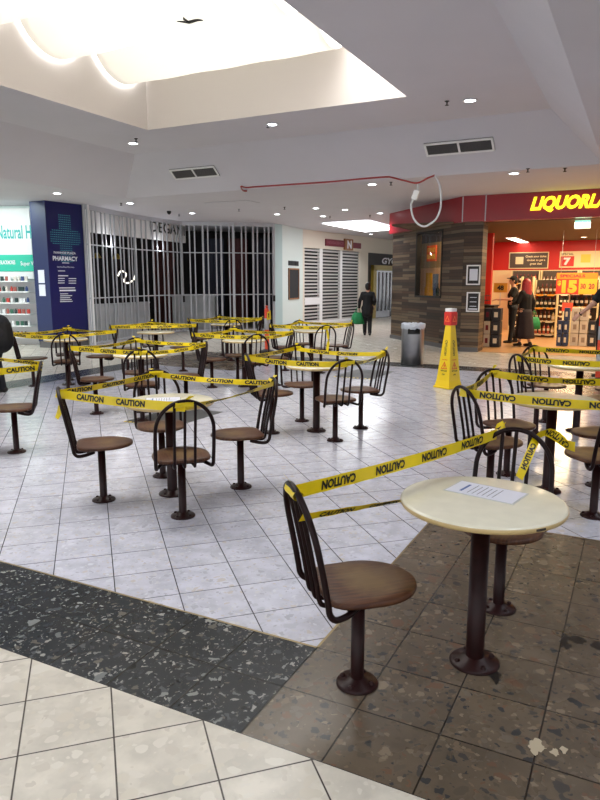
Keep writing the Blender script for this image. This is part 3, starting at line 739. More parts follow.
for k, (a, b) in enumerate(((0, 1), (2, 3), (4, 5))):
    t = empty('roller_shutter'); t.matrix_world = smw @ Matrix.Translation((ups[a], 0, 0)); wd = ups[b]-ups[a]
    tag(t, 'white open-slat roller shutter, %s of three on the corner shop' % ('leftmost', 'middle', 'rightmost')[k], 'shutter', 'roller shutters on the corner shop')
    bm = bmesh.new(); z = .1
    while z < HZ-.03: box(bm, .01, wd-.01, .02, .035, z, z+.058); z += .125
    finish(bm, 'slats', M['slat'], t)
    bm = bmesh.new(); box(bm, 0, wd, .01, .05, .002, .1); finish(bm, 'bottom_rail', M['white'], t)
    if k == 0:
        bm = bmesh.new(); box(bm, .02, wd-.02, -.01, .005, .75, 1.0); finish(bm, 'letter_panel', M['white'], t)
t = empty('shop_sign'); u0, zt = wpx(smw, 325, 238.5); u1, zb = wpx(smw, 360, 248.5); um0, _ = wpx(smw, 343.5, 243); um1, _ = wpx(smw, 351.5, 243)
t.matrix_world = smw @ Matrix.Translation((um0, -.001, 3.1)); tag(t, 'maroon shop sign with a raised centre emblem on the cream header', 'sign')
bm = bmesh.new(); box(bm, u0-um0, 0, -.05, 0, -.14, .12); finish(bm, 'left_band', M['maroon'], t)
bm = bmesh.new(); box(bm, um1-um0, u1-um0, -.05, 0, -.14, .08); finish(bm, 'right_band', M['maroon'], t)
bm = bmesh.new(); box(bm, 0, um1-um0, -.08, 0, -.24, .2); finish(bm, 'emblem', M['wood_frame'], t)
bm = bmesh.new(); wv = um1-um0; add_text(bm, 'N', wv*.25, wv*.8, -.18, .14, -.085, bold=.05); finish(bm, 'emblem_letter', M['white_print'], t)
bm = bmesh.new(); add_text(bm, 'NEWSAGENCY', u0-um0+.1, -.1, -.06, .05, -.055, bold=.02); finish(bm, 'band_lettering', mat('dull_pink_print', sl((150, 80, 96)), .5), t)
# dark shop at the corridor end
struct(sw(S0, ups[6], 14, 0, HZ, M['dark_wall'], 'wall_corridor', front=.02))
t = empty('gold_doorway'); ug0, gz1 = wpx(smw, 371.5, 265); ug1 = wpx(smw, 396, 265)[0]; t.matrix_world = smw @ Matrix.Translation((ug0, 0, 0)); gw_ = ug1-ug0
tag(t, 'gold framed doorway with folding glass doors at the corridor end', 'doorway')
bm = bmesh.new(); f = .28; box(bm, 0, f, -.12, .02, .0, gz1); box(bm, 0, gw_+.5, -.12, .02, gz1-.22, gz1); finish(bm, 'frame', M['gold'], t)
bm = bmesh.new(); box(bm, f, gw_+.5, -.02, .0, 0, gz1-.22); finish(bm, 'glass', M['glass_dark'], t)
bm = bmesh.new(); u = f+.05
while u < gw_+.4: box(bm, u, u+.06, -.06, -.02, .25, gz1-.3); u += .38
box(bm, f, f+1.5, -.06, -.02, .02, .3); finish(bm, 'door_bars', M['alu'], t)
bm = bmesh.new(); u0, z1 = wpx(smw, 381, 257.5); u1, z0 = wpx(smw, 392, 264.5); add_text(bm, 'GYC', u0, u1+.4, z0, z1, -.05, bold=.04, shear=.2)
o = finish(bm, 'doorway_lettering', M['white_print'], mw=smw); tag(o, 'white looping letters above the gold doorway', 'lettering')
# side closing walls so no sky shows
struct(wall_box('wall_far', (4, 46), (16, 40), 0, ZC, M['dark_wall'])[0])

# ------------------------------------------------------------------ liquor shop
K0 = Vector((2.62, 19.25, 0)); K1 = Vector((3.72, 15.5, 0)); K2 = Vector((4.1, 15.32, 0))
FZ = 2.93
def hole_wall(name, p, q, z0, z1, hu0, hu1, hz0, hz1, m, th=.14):
    p = Vector(p); q = Vector(q); mw = wallframe(p, q-p); L_ = (q-p).length; bm = bmesh.new()
    box(bm, 0, hu0, 0, th, z0, z1); box(bm, hu1, L_, 0, th, z0, z1); box(bm, hu0, hu1, 0, th, z0, hz0); box(bm, hu0, hu1, 0, th, hz1, z1)
    return struct(finish(bm, name, m, mw=mw)), mw, L_
kmw = wallframe(K0, K1-K0)
h0, hz1 = wpx(kmw, 417, 233); h1, hz0 = wpx(kmw, 441, 298)
hole_wall('wall_right', K0, K1, .0, FZ, h0, h1, hz0, min(hz1, FZ-.05), M['cladding'])
o, k2w, k2L = wall_box('wall_right_corner', K1, K2, 0, FZ, M['cladding'], th=.14)
k3 = K2 + E2*.5; struct(wall_box('wall_entry', K2, k3, 0, FZ, M['cladding'], th=.1)[0])
# skirting
for a, b in ((K0, K1), (K1, K2)):
    o, _, _ = wall_box('baseboard_right', a, b, 0, .1, M['vent_slat'], th=.03, front=-.03)
# window in cladding
t_, = (empty('shop_window'),); t_.matrix_world = kmw @ Matrix.Translation((h0, 0, hz0)); ww, wh = h1-h0, min(hz1, FZ-.05)-hz0
tag(t_, 'framed glass window in the timber cladding showing the lit shop', 'window')
bm = bmesh.new(); f = .04
for b_ in ((0, ww, wh-f, wh), (0, ww, 0, f), (0, f, 0, wh), (ww-f, ww, 0, wh)): box(bm, b_[0], b_[1], -.02, .1, b_[2], b_[3])
finish(bm, 'frame', M['vent_dark'], t_)
gm = bpy.data.materials.new('clear_glass'); gm.use_nodes = True; nt = gm.node_tree; nt.nodes.clear(); go = nt.nodes.new('ShaderNodeOutputMaterial'); gt = nt.nodes.new('ShaderNodeBsdfTransparent'); gg = nt.nodes.new('ShaderNodeBsdfGlossy'); gx = nt.nodes.new('ShaderNodeMixShader')
gg.inputs['Roughness'].default_value = .02; gx.inputs[0].default_value = .06; nt.links.new(gt.outputs[0], gx.inputs[1]); nt.links.new(gg.outputs[0], gx.inputs[2]); nt.links.new(gx.outputs[0], go.inputs[0])
bm = bmesh.new(); box(bm, f, ww-f, .03, .036, f, wh-f); finish(bm, 'pane', gm, t_)
# things seen in the window
def in_wall(name, l, r, top, bot, off, th, m, lab, cat, mwx=kmw, parts=None):
    u0, z1 = wpx(mwx, l, top, off); u1, z0 = wpx(mwx, r, bot, off)
    bm = bmesh.new(); box(bm, u0, u1, off, off+th, z0, z1); o = finish(bm, name, m, mw=mwx); tag(o, lab, cat); return o, u0, u1, z0, z1
yp0 = mat('yellow_poster_print', sl((250, 196, 60)), .5); oy = mat('orange_poster', sl((240, 96, 30)), .5)
o, u0, u1, z0, z1 = in_wall('hanging_poster', 427, 436, 246, 261, .3, .02, oy, 'orange poster with yellow print hanging inside the timber wall window', 'poster')
bm = bmesh.new(); add_text(bm, 'SPEND', u0+.05, u1-.05, (z0+z1)/2+.03, (z0+z1)/2+.14, .295, bold=.02); add_text(bm, 'SAVE', u0+.04, u1-.04, z0+.06, (z0+z1)/2-.02, .295, bold=.05)
oo = finish(bm, 'poster_print', yp0, mw=kmw); oo.parent = o; oo.matrix_parent_inverse = o.matrix_world.inverted()
my = mat('ochre_card', sl((226, 160, 30)), .5); mbk = mat('black_bottle_glass', sl((26, 26, 30)), .2); mrd = mat('dull_red_card', sl((170, 50, 30)), .5)
window_items = [('display_card', 424.5, 432, 287, 299, my, 'low ochre display card on the window ledge', 'card'), ('display_card', 426, 431, 273, 287, my, 'tall ochre display card behind the window ledge', 'card'),
    ('display_card', 433, 437, 274, 290, mat('grey_card', sl((110, 120, 130)), .5), 'grey display card at the right of the window', 'card')]
for nm, l, r, tp_, bt_, m, lb, ct in window_items: in_wall(nm, l, r, tp_, bt_, .35, .03, m, lb, ct)
for i, (px, m) in enumerate(((418.5, M['white']), (434.5, M['carton_blue']), (437.5, M['green_glass']))):
    u0, z0 = wpx(kmw, px, 298, .22); bm = bmesh.new(); lathe(bm, [(0, 0), (.045, 0), (.045, .18), (.016, .25), (.016, .33), (0, .33)], 12)
    o = finish(bm, 'bottle', m); o.location = kmw @ Vector((u0, .22, hz0+.02+.002)); tag(o, 'bottle on the timber wall window ledge, %s' % ['white one at the left', 'blue one at the right', 'green one at the far right'][i], 'bottle')
bm = bmesh.new(); box(bm, h0-.1, h1+.1, .14, .5, hz0-.03, hz0+.02); o = finish(bm, 'window_ledge', M['cream_panel'], mw=kmw); tag(o, 'cream ledge shelf inside the timber wall window', 'shelf')
for nm, r0, r1, mm in (('window_backdrop', 229, 243, M['dark_sign']), ('window_backdrop', 243, 268, mat('tan_panel', sl((176, 150, 96)), .5)), ('window_backdrop', 268, 300, mat('peach_panel', sl((240, 196, 140)), .5))):
    _, z1_ = wpx(kmw, 429, r0, .6); _, z0_ = wpx(kmw, 429, r1, .6); bm = bmesh.new(); box(bm, h0-2.0, h1-.2, .6, .62, z0_, z1_); o = finish(bm, nm, mm, mw=kmw)
    tag(o, '%s backing panel inside the timber wall window' % {229: 'dark top', 243: 'middle tan', 268: 'lower peach'}[r0], 'panel')
la = bpy.data.lights.new('window_light', 'AREA'); la.energy = 5; la.size = .5; la.color = (1, .8, .5); lo = bpy.data.objects.new('window_light', la); C.objects.link(lo); lo.location = kmw @ Vector(((h0+h1)/2, .4, FZ-.1))
# posters on the corner
for k, (tp_, bt_) in enumerate(((265, 285), (292, 312))):
    u0, z1 = wpx(kmw, 465.5, tp_); m2 = k2w
    u0, z1 = wpx(m2, 467, tp_); u1, z0 = wpx(m2, 480, bt_); u0 = max(u0, .01); u1 = min(u1, k2L)
    t = empty('framed_notice'); t.matrix_world = m2 @ Matrix.Translation(((u0+u1)/2, -.002, (z0+z1)/2)); hw, hh = (u1-u0)/2, (z1-z0)/2
    tag(t, ['white framed price list, upper of two on the timber corner', 'white framed chalk style notice, lower of two on the timber corner'][k], 'notice', 'framed notices on the timber corner')
    bm = bmesh.new(); f = .03
    for b_ in ((-hw, hw, hh-f, hh), (-hw, hw, -hh, -hh+f), (-hw, -hw+f, -hh, hh), (hw-f, hw, -hh, hh)): box(bm, b_[0], b_[1], -.03, 0, b_[2], b_[3])
    finish(bm, 'frame', M['white'], t)
    bm = bmesh.new(); box(bm, -hw+f, hw-f, -.015, 0, -hh+f, hh-f); finish(bm, 'sheet', M['blackboard'], t)
    bm = bmesh.new()
    if k == 0: box(bm, -hw+.07, hw-.06, -.02, -.015, -hh+.1, hh-.09)
    else:
        for j in range(4): box(bm, -hw*.5, hw*.5, -.02, -.015, -hh+.12+j*.1, -hh+.135+j*.1)
        box(bm, -hw+.05, hw-.05, -.02, -.015, -hh+.05, -hh+.08)
    finish(bm, 'print', M['paper'], t)
# fascia
fo = Vector((0, 0, 0))
kn = (kmw.to_3x3() @ Vector((0, -1, 0)))*.1; en = -E2*.1
Kf0 = K0+kn; Kf1 = K1+kn; Kf2 = K2+en+E1*.05; Kf1 = Kf1+Vector((.02, -.05, 0))
t = empty('shop_fascia', (K1.x, K1.y, FZ)); 
for nm, a, b in (('left_panel', Kf0-(K1-K0).normalized()*.05, Kf1), ('corner_panel', Kf1, Kf2), ('front_panel', Kf2, Kf2+E1*7)):
    p = a.copy(); mw = wallframe(p, b-a); bm = bmesh.new(); box(bm, .006, (b-a).length-.006, 0, .24, FZ-.01, ZC-.002)
    o = finish(bm, nm, M['fascia'], mw=mw); o.parent = t; o.matrix_parent_inverse = Matrix.Translation((-K1.x, -K1.y, -FZ))
    if nm != 'left_panel':
        bm = bmesh.new(); box(bm, -.012, .012, -.006, .02, FZ-.01, ZC-.002); o = finish(bm, 'joint_strip', M['alu'], mw=mw); o.parent = t; o.matrix_parent_inverse = Matrix.Translation((-K1.x, -K1.y, -FZ))
fmw = wallframe(Kf2, E1)
bm = bmesh.new(); u0, z0 = wpx(fmw, 530, 214.5); uu, _ = wpx(fmw, 592.5, 205); zl = wpx(fmw, 560, 214.5)[1]; zh = wpx(fmw, 560, 193)[1]
wl = (uu-u0)*1.0
add_text(bm, 'LIQUORLAND', u0, u0+wl*10/6.1, FZ+.12, FZ+.45, -.01, bold=.045, shear=.3, depth=.03)
o = finish(bm, 'yellow_lettering', M['sign_yellow'], mw=fmw); o.parent = t; o.matrix_parent_inverse = Matrix.Translation((-K1.x, -K1.y, -FZ))
tag(t, 'deep red shop fascia with big yellow LIQUORLAND lettering', 'fascia')
# shop interior; local frame: u along E1, v along E2 from K2
LQ = wallframe(K2, E1)
def lq(u, v, z=0): return LQ @ Vector((u, v, z))
def lbox(name, m, *b, kind=False, bev=0):
    bm = bmesh.new(); box(bm, *b, bev=bev); o = finish(bm, name, m, mw=LQ)
    if kind: struct(o)
    return o
BV = 8.2
bm = bmesh.new(); quad(bm, [(-.38, .05, .004), (9, .05, .004), (9, BV, .004), (-3.0, BV, .004), (-3.0, 2.85, .004)]); struct(finish(bm, 'floor_shop', M['store_floor'], mw=LQ))
lbox('ceiling_shop', M['store_ceiling'], -2.2, 9, .16, BV, FZ-.02, FZ+.03, kind=True)
lbox('wall_shop_back', M['store_red'], -4, 9, BV, BV+.1, 1.98, FZ, kind=True)
lbox('wall_shop_back_lower', M['cream_panel'], -4, 9, BV, BV+.1, 0, 1.98, kind=True)
lbox('wall_shop_right', M['store_red'], 8.9, 9, 0, BV, 0, FZ, kind=True)
lbox('wall_shop_side', M['store_red'], -2.6, -2.5, 3.0, BV, 0, FZ, kind=True)
lbox('wall_shop_pier', M['store_red'], -2.5, wpx(wallframe(LQ @ Vector((0, 3.6, 0)), E1), 490, 300)[0], 3.6, 3.8, 0, FZ, kind=True)
bmw = wallframe(LQ @ Vector((0, BV, 0)), E1)
def bsign(name, l, r, top, bot, m, off=-.04, th=.04):
    u0, z1 = wpx(bmw, l, top, off); u1, z0 = wpx(bmw, r, bot, off); bm = bmesh.new(); box(bm, u0, u1, off, off+th, z0, z1); return finish(bm, name, m, mw=bmw), u0, u1, z0, z1
o, u0, u1, z0, z1 = bsign('docket_sign', 509.5, 548, 252.5, 268.5, M['cream_panel']); tag(o, 'dark grey Check your docket sign in a cream border on the red wall', 'sign')
def kid(bm, name, m, par, mw): o2 = finish(bm, name, m, mw=mw); o2.parent = par; o2.matrix_parent_inverse = par.matrix_world.inverted(); return o2
bm = bmesh.new(); box(bm, u0+.03, u1-.03, -.05, -.041, z0+.03, z1-.03); kid(bm, 'sign_face', M['dark_sign'], o, bmw)
bm = bmesh.new(); W_ = u1-u0; hh = z1-z0
for k, s in enumerate(('Check your ticket', 'docket to get a', 'great deal')): bm = bmesh.new(); add_text(bm, s, u0+W_*(.42 if k == 0 else .46 if k == 1 else .54), u0+W_*(.95 if k == 0 else .92 if k == 1 else .84), z1-hh*(.36+.22*k), z1-hh*(.2+.22*k), -.055, bold=.03); kid(bm, 'sign_line', M['cream_panel'], o, bmw)
bm = bmesh.new(); box(bm, u0+W_*.17, u0+W_*.37, -.055, -.051, z0+hh*.28, z1-hh*.28); kid(bm, 'docket_picture', M['cream_panel'], o, bmw)
o, u0, u1, z0, z1 = bsign('price_banner', 560, 640, 251.5, 267, M['cream_panel']); tag(o, 'long cream price banner with a red 7 panel high on the red wall', 'banner')
W_ = .72; hh = z1-z0; yp_ = mat('pale_yellow_card', sl((226, 200, 70)), .5); bm = bmesh.new(); box(bm, u0+.04, u0+W_*.62, -.05, -.041, z0+.04, z0+hh*.7); kid(bm, 'red_panel', M['store_red'], o, bmw)
bm = bmesh.new(); add_text(bm, '7', u0+.13, u0+W_*.48, z0+.08, z0+hh*.62, -.056, bold=.06); kid(bm, 'price_numeral', M['white_print'], o, bmw)
bm = bmesh.new(); add_text(bm, 'SPECIAL', u0+.05, u0+W_*.6, z0+hh*.76, z0+hh*.9, -.046, bold=.02); kid(bm, 'dark_print', M['dark_sign'], o, bmw)
bm = bmesh.new(); box(bm, u0+W_*.9, u0+W_*1.3, -.046, -.041, z0+hh*.3, z0+hh*.8); kid(bm, 'yellow_patch', yp_, o, bmw)
# hanging specials sign
spw = wallframe(LQ @ Vector((0, 3.4, 0)), E1)
u0, z1 = wpx(spw, 557, 273); u1, _ = wpx(spw, 598, 273); _, z0 = wpx(spw, 557, 294)
t = empty('specials_sign'); t.matrix_world = spw @ Matrix.Translation((u0, 0, z0)); W_ = u1-u0; hh = z1-z0
tag(t, 'orange and yellow SPECIALS $15 sign hanging over the wine display', 'sign')
oy2 = mat('specials_orange', sl((236, 120, 24)), .5); yy = mat('specials_yellow', sl((236, 160, 40)), .5); rr_ = mat('specials_red', sl((206, 44, 26)), .5)
bm = bmesh.new(); box(bm, 0, W_, 0, .03, hh*.72, hh); finish(bm, 'header', oy2, t)
bm = bmesh.new(); box(bm, 0, W_*.56, 0, .03, 0, hh*.72); finish(bm, 'red_panel', rr_, t)
bm = bmesh.new(); box(bm, W_*.56, W_, 0, .03, 0, hh*.72); finish(bm, 'yellow_panel', yy, t)
for tx, x0, x1, y0, y1 in (('SPECIALS', .08, .7, .79, .93), ('30', .6, .73, .25, .5), ('20', .8, .94, .25, .5)): bm = bmesh.new(); add_text(bm, tx, W_*x0, W_*x1, hh*y0, hh*y1, -.004, bold=.03); finish(bm, 'dark_print', M['maroon'], t)
bm = bmesh.new(); add_text(bm, '$', W_*.03, W_*.12, hh*.38, hh*.64, -.004, bold=.05); add_text(bm, '15', W_*.14, W_*.52, hh*.05, hh*.66, -.004, bold=.07); finish(bm, 'price_numeral', yy, t)
bm = bmesh.new()
for x in (.1, W_-.1): tube(bm, [(x, .015, hh), (x, .015, FZ-.02-z0)], .004, 6)
finish(bm, 'hanger', M['alu'], t)
# exit sign
em = wallframe(LQ @ Vector((0, .6, 0)), E1); u0, z1 = wpx(em, 575, 219.5); u1, z0 = wpx(em, 590.5, 228.5)
t = empty('exit_sign'); t.matrix_world = em @ Matrix.Translation(((u0+u1)/2, 0, (z0+z1)/2)); w2, h2 = (u1-u0)/2, (z1-z0)/2
tag(t, 'small lit green and white exit sign hanging under the red fascia', 'sign')
bm = bmesh.new(); box(bm, -w2, w2, -.02, .02, -h2, h2, bev=.005); finish(bm, 'housing', M['white'], t)
bm = bmesh.new(); box(bm, -w2*.93, w2*.93, -.024, -.0205, -h2*.85, h2*.85); finish(bm, 'lit_panel', M['exit_green'], t)
bm = bmesh.new(); add_text(bm, 'EXIT', -w2*.1, w2*.75, -h2*.45, h2*.45, -.027, bold=.04); finish(bm, 'exit_lettering', M['white_print'], t)
bm = bmesh.new(); tube(bm, [(0, 0, h2), (0, 0, FZ-.02-(z0+z1)/2)], .01, 6); finish(bm, 'stem', M['white'], t)
# fluorescent tube light and shop downlights
p = at_z(512, 239, FZ-.05); q = at_z(545, 248, FZ-.05); p = at_z(511, 238.2, FZ-.05); q = at_z(541, 248.5, FZ-.05)
t = empty('ceiling_light', (p+q)/2); bm = bmesh.new(); d = (q-p)/2; s_ = Vector((-d.y, d.x, 0)).normalized()*.14
quad(bm, [-d-s_, d-s_, d+s_, -d+s_]); finish(bm, 'diffuser', M['tube_light'], t)
bm = bmesh.new(); mwl = wallframe((0, 0, 0), d); box(bm, -d.length-.03, d.length+.03, -.17, .17, .004, .028, mw=mwl); finish(bm, 'housing', M['white'], t)
tag(t, 'long bright strip light on the brown shop ceiling', 'light')
wl_ = [(485.5, 235, 'nearest the timber corner'), (486, 240.5, 'second beside the timber corner'), (497, 244, 'third from the left'), (506, 246.5, 'fourth from the left'), (584, 251-14, 'behind the exit sign')]
pr0 = None
for px, py, lb in wl_:
    p = at_z(px, py, FZ-.02)
    if pr0 is None:
        bm = bmesh.new(); lathe(bm, [(0, -.008), (.075, -.008)], 16); lathe(bm, [(.075, -.008), (.09, -.012), (.1, 0)], 16, mi=1); pr0 = o = finish(bm, 'downlight', None, mats=[M['lamp_warm'], M['white']])
    else: o = pr0.copy(); C.objects.link(o)
    o.location = (p.x, p.y, FZ-.022); tag(o, 'warm round downlight in the brown shop ceiling, '+lb, 'downlight', 'shop ceiling downlights')
for (u, v, e) in ((1.5, 2.5, 1.0), (4.0, 2.5, 1.0), (1.5, 6.2, 1.1), (4.6, 6.2, 1.1), (-.8, 5.0, .5), (1.8, .7, .35), (4.2, .7, .35)):  # the weak front pair is added to brighten the cartons
    la = bpy.data.lights.new('shop_light', 'AREA'); la.energy = STORE_W*e; la.size = .9; la.color = (1, .74, .44)
    lo = bpy.data.objects.new('shop_light', la); C.objects.link(lo); lo.location = lq(u, v, FZ-.06)

# bottles
def bottle_mesh(name, glass, lab=True, kind=0):
    bm = bmesh.new()
    if kind == 0: prof = [(0, 0), (.036, 0), (.038, .01), (.038, .09), (.0385, .091), (.0385, .16), (.038, .161), (.038, .19), (.03, .215), (.014, .24), (.014, .3), (0, .3)]
    else: prof = [(0, 0), (.042, 0), (.045, .01), (.045, .05), (.0455, .051), (.0455, .13), (.045, .131), (.045, .16), (.02, .2), (.018, .24), (.018, .25), (0, .25)]
    mis = [0]*11; mis[4] = 1; mis[10 if kind == 0 else 9] = 2; mis[9] = 2
    lathe(bm, prof, 12, mis=mis); me = bpy.data.meshes.new(name); bm.to_mesh(me); bm.free()
    for x in (glass, M['label'] if lab else glass, M['maroon'] if kind == 0 else M['black']): me.materials.append(x)
    return me
clear = mat('pale_spirit_glass', sl((196, 176, 130)), .12); rose = mat('rose_wine_glass', sl((190, 100, 80)), .12)
bmz = [bottle_mesh('bottle', M['green_glass']), bottle_mesh('bottle', M['amber_glass'], kind=1), bottle_mesh('bottle', clear, kind=1), bottle_mesh('bottle', mbk), bottle_mesh('bottle', rose), bottle_mesh('bottle', M['amber_glass'])]
def rack(u0, u1, v, shelves, top, label, where, lit=True):
    t = empty('bottle_rack', lq(u0, v)); t.rotation_euler = (0, 0, -TH); tag(t, label, 'rack')
    w = u1-u0
    bm = bmesh.new(); box(bm, 0, w, .3, .33, 0, top); finish(bm, 'back_panel', M['dark_sign'], t)
    for x in (0, w-.03):
        bm = bmesh.new(); box(bm, x, x+.03, 0, .3, 0, top); finish(bm, 'side_panel', M['cream_panel'], t)
    for z in shelves:
        bm = bmesh.new(); box(bm, .03, w-.03, 0, .3, z-.025, z); finish(bm, 'shelf', M['cream_panel'], t)
        bm = bmesh.new(); n = int(w/.3)
        for i in range(n): box(bm, .06+i*.3, .26+i*.3, -.012, -.001, z-.05, z+.0)
        finish(bm, 'price_tickets', random.choice([yy, M['label'], M['label']]), t)
    for si, z in enumerate(shelves):
        if z + .3 > top+.02: continue
        pos = ['lowest', 'second lowest', 'third', 'fourth', 'fifth', 'sixth', 'seventh'][si]
        x = .09; mz = random.choice(bmz)
        while x < w-.08:
            if random.random() < .25: mz = random.choice(bmz)
            o = bpy.data.objects.new('bottle', mz); C.objects.link(o); o.location = lq(u0+x, v+.1, z+.0005)
            tag(o, 'bottle standing on the %s shelf of the %s' % (pos, where), 'bottle', 'bottles on the %s shelf of the %s' % (pos, where))
            x += .115
# px helper for racks: solve u on plane v
def up(px, v, row=320): m = wallframe(LQ @ Vector((0, v, 0)), E1); return wpx(m, px, row)
rack(up(519, 5.4)[0], up(531, 5.4)[0], 5.4, [.1, .5, .9, 1.3], 1.75, 'cream liquor rack in the shop right behind the red haired woman', 'rack behind the red haired woman')
rack(up(532.5, 5.0)[0], up(556, 5.0)[0], 5.0, [.1, .48, .86, 1.24], 1.65, 'wide cream liquor rack left below the SPECIALS sign', 'rack left below the specials sign')
rack(up(508, 7.8)[0], up(537, 7.8)[0], 7.8, [.15, .5, .85, 1.2, 1.55], 1.95, 'tall back wall liquor rack below the docket sign', 'back wall rack below the docket sign')
rack(up(538, 7.8)[0], up(575, 7.8)[0], 7.8, [.15, .5, .85, 1.2, 1.55], 1.95, 'long back wall liquor rack below the price banner', 'back wall rack below the price banner')
rack(up(577, 7.8)[0], up(612, 7.8)[0], 7.8, [.15, .5, .85, 1.2, 1.55], 1.95, 'back wall liquor rack at the right edge behind the SPECIALS sign', 'right edge back wall rack')
rack(up(567, 3.7)[0], up(597, 3.7)[0], 3.7, [.55, .95, 1.3], 1.65, 'cream wine rack directly under the SPECIALS sign', 'rack under the specials sign')
# cartons
cproto = {}
def carton(px_l, px_r, v, z, h, m, label, grp, print_=None, d=.3):
    u0 = up(px_l, v)[0]; u1 = up(px_r, v)[0]; w = u1-u0
    t = empty('carton', lq(u0, v, z)); t.rotation_euler = (0, 0, -TH); tag(t, label, 'carton', grp)
    bm = bmesh.new(); box(bm, .004, w-.004, 0, d, .001, h-.002, bev=.005); finish(bm, 'box', m, t)
    bm = bmesh.new(); box(bm, w*.3, w*.7, -.004, .002, h*.3, h*.7); finish(bm, 'label_panel', print_ or M['label'], t)
    return w
mc = [M['carton'], M['carton_dark'], M['carton_blue']]
for k in range(3):
    for c, (l, r, m) in enumerate(((484, 490.5, M['carton']), (491, 500.5, M['carton_dark']))):
        carton(l, r, 1.25, .01+k*.32, .31, m if k < 2 or c else M['carton_dark'], '%s wine carton, %s layer, %s of the stack by the entry' % (('white', 'dark')[c] if not (k == 2 and c == 0) else 'dark', ('bottom', 'middle', 'top')[k], ('left', 'right')[c]), 'cartons by the shop entry', M['maroon'] if c == 0 else M['label'])
for k in range(2):
    for c, (l, r) in enumerate(((557.5, 563), (563.5, 569))): carton(l, r, 2.3, .01+k*.32, .31, M['carton_blue'], 'blue wine carton %s, %s column near the specials sign' % (('on the floor', 'second up')[k], ('left', 'right')[c]), 'blue cartons', M['label'])
carton(563.5, 569, 2.3, .65, .31, M['carton_blue'], 'blue wine carton on top of the blue stack', 'blue cartons')
for k in range(3):
    for c, (l, r) in enumerate(((571, 579.5), (580, 588.5))): carton(l, r, 2.5, .01+k*.32, .31, M['carton'], 'white printed wine carton, %s row, %s column under the specials sign' % (('bottom', 'middle', 'top')[k], ('left', 'right')[c]), 'white cartons', mat('carton_print', sl((150, 130, 110)), .5))
for k in range(2): carton(589, 597.5, 2.5, .01+k*.32, .31, M['carton_dark'], 'dark carton, %s, at the right of the white cartons' % ('lower', 'upper')[k], 'dark cartons at right')
t = empty('display_stand', lq(up(562, 3.2)[0], 3.2)); t.rotation_euler = (0, 0, -TH); tag(t, 'narrow cream display stand with an orange header between the racks', 'stand')
bm = bmesh.new(); box(bm, 0, .22, 0, .2, 0, .85); finish(bm, 'body', M['cream_panel'], t)
bm = bmesh.new(); box(bm, -.02, .24, -.01, .02, .85, 1.06); finish(bm, 'header', M['orange'], t)
# service counter with things at the left of the shop
t = empty('service_counter', lq(-1.0, 2.4)); t.rotation_euler = (0, 0, -TH); tag(t, 'dark shop counter before the man in black', 'counter')
bm = bmesh.new(); box(bm, 0, .85, 0, .6, 0, .95); finish(bm, 'body', M['dark_sign'], t)
bm = bmesh.new(); box(bm, -.02, .87, -.03, .63, .95, .99, bev=.006); finish(bm, 'counter_top', M['black'], t)
t = empty('basket_stand', lq(-.45, 2.6, .992)); t.rotation_euler = (0, 0, -TH); tag(t, 'dark wire stand of small goods on the shop counter', 'stand')
bm = bmesh.new()
for z in (0.01, .12, .24): tube(bm, [(.16*math.cos(a*PI/6), .12*math.sin(a*PI/6), z) for a in range(12)], .008, 6, closed=True)
for a in range(6): tube(bm, [(.16*math.cos(a*PI/3), .12*math.sin(a*PI/3), 0), (.16*math.cos(a*PI/3), .12*math.sin(a*PI/3), .28)], .006, 6)
finish(bm, 'wire_frame', M['black'], t)
yw = wallframe(LQ @ Vector((0, 2.1, 0)), E1); u0, z1 = wpx(yw, 494, 283); u1, z0 = wpx(yw, 507, 292.5)
t = empty('price_sign'); t.matrix_world = yw @ Matrix.Translation((u0, 0, z0)); tag(t, 'small yellow 48 price sign above the shop counter', 'sign')
bm = bmesh.new(); box(bm, 0, u1-u0, 0, .02, 0, z1-z0); finish(bm, 'panel', yy, t)
bm = bmesh.new(); add_text(bm, '48', (u1-u0)*.25, (u1-u0)*.75, (z1-z0)*.25, (z1-z0)*.75, -.004, bold=.04); finish(bm, 'price_numeral', M['black'], t)
bm = bmesh.new(); tube(bm, [((u1-u0)/2, .03, .1), ((u1-u0)/2, .03, .99-z0+.0)], .01, 6); finish(bm, 'stand_pole', M['alu'], t)
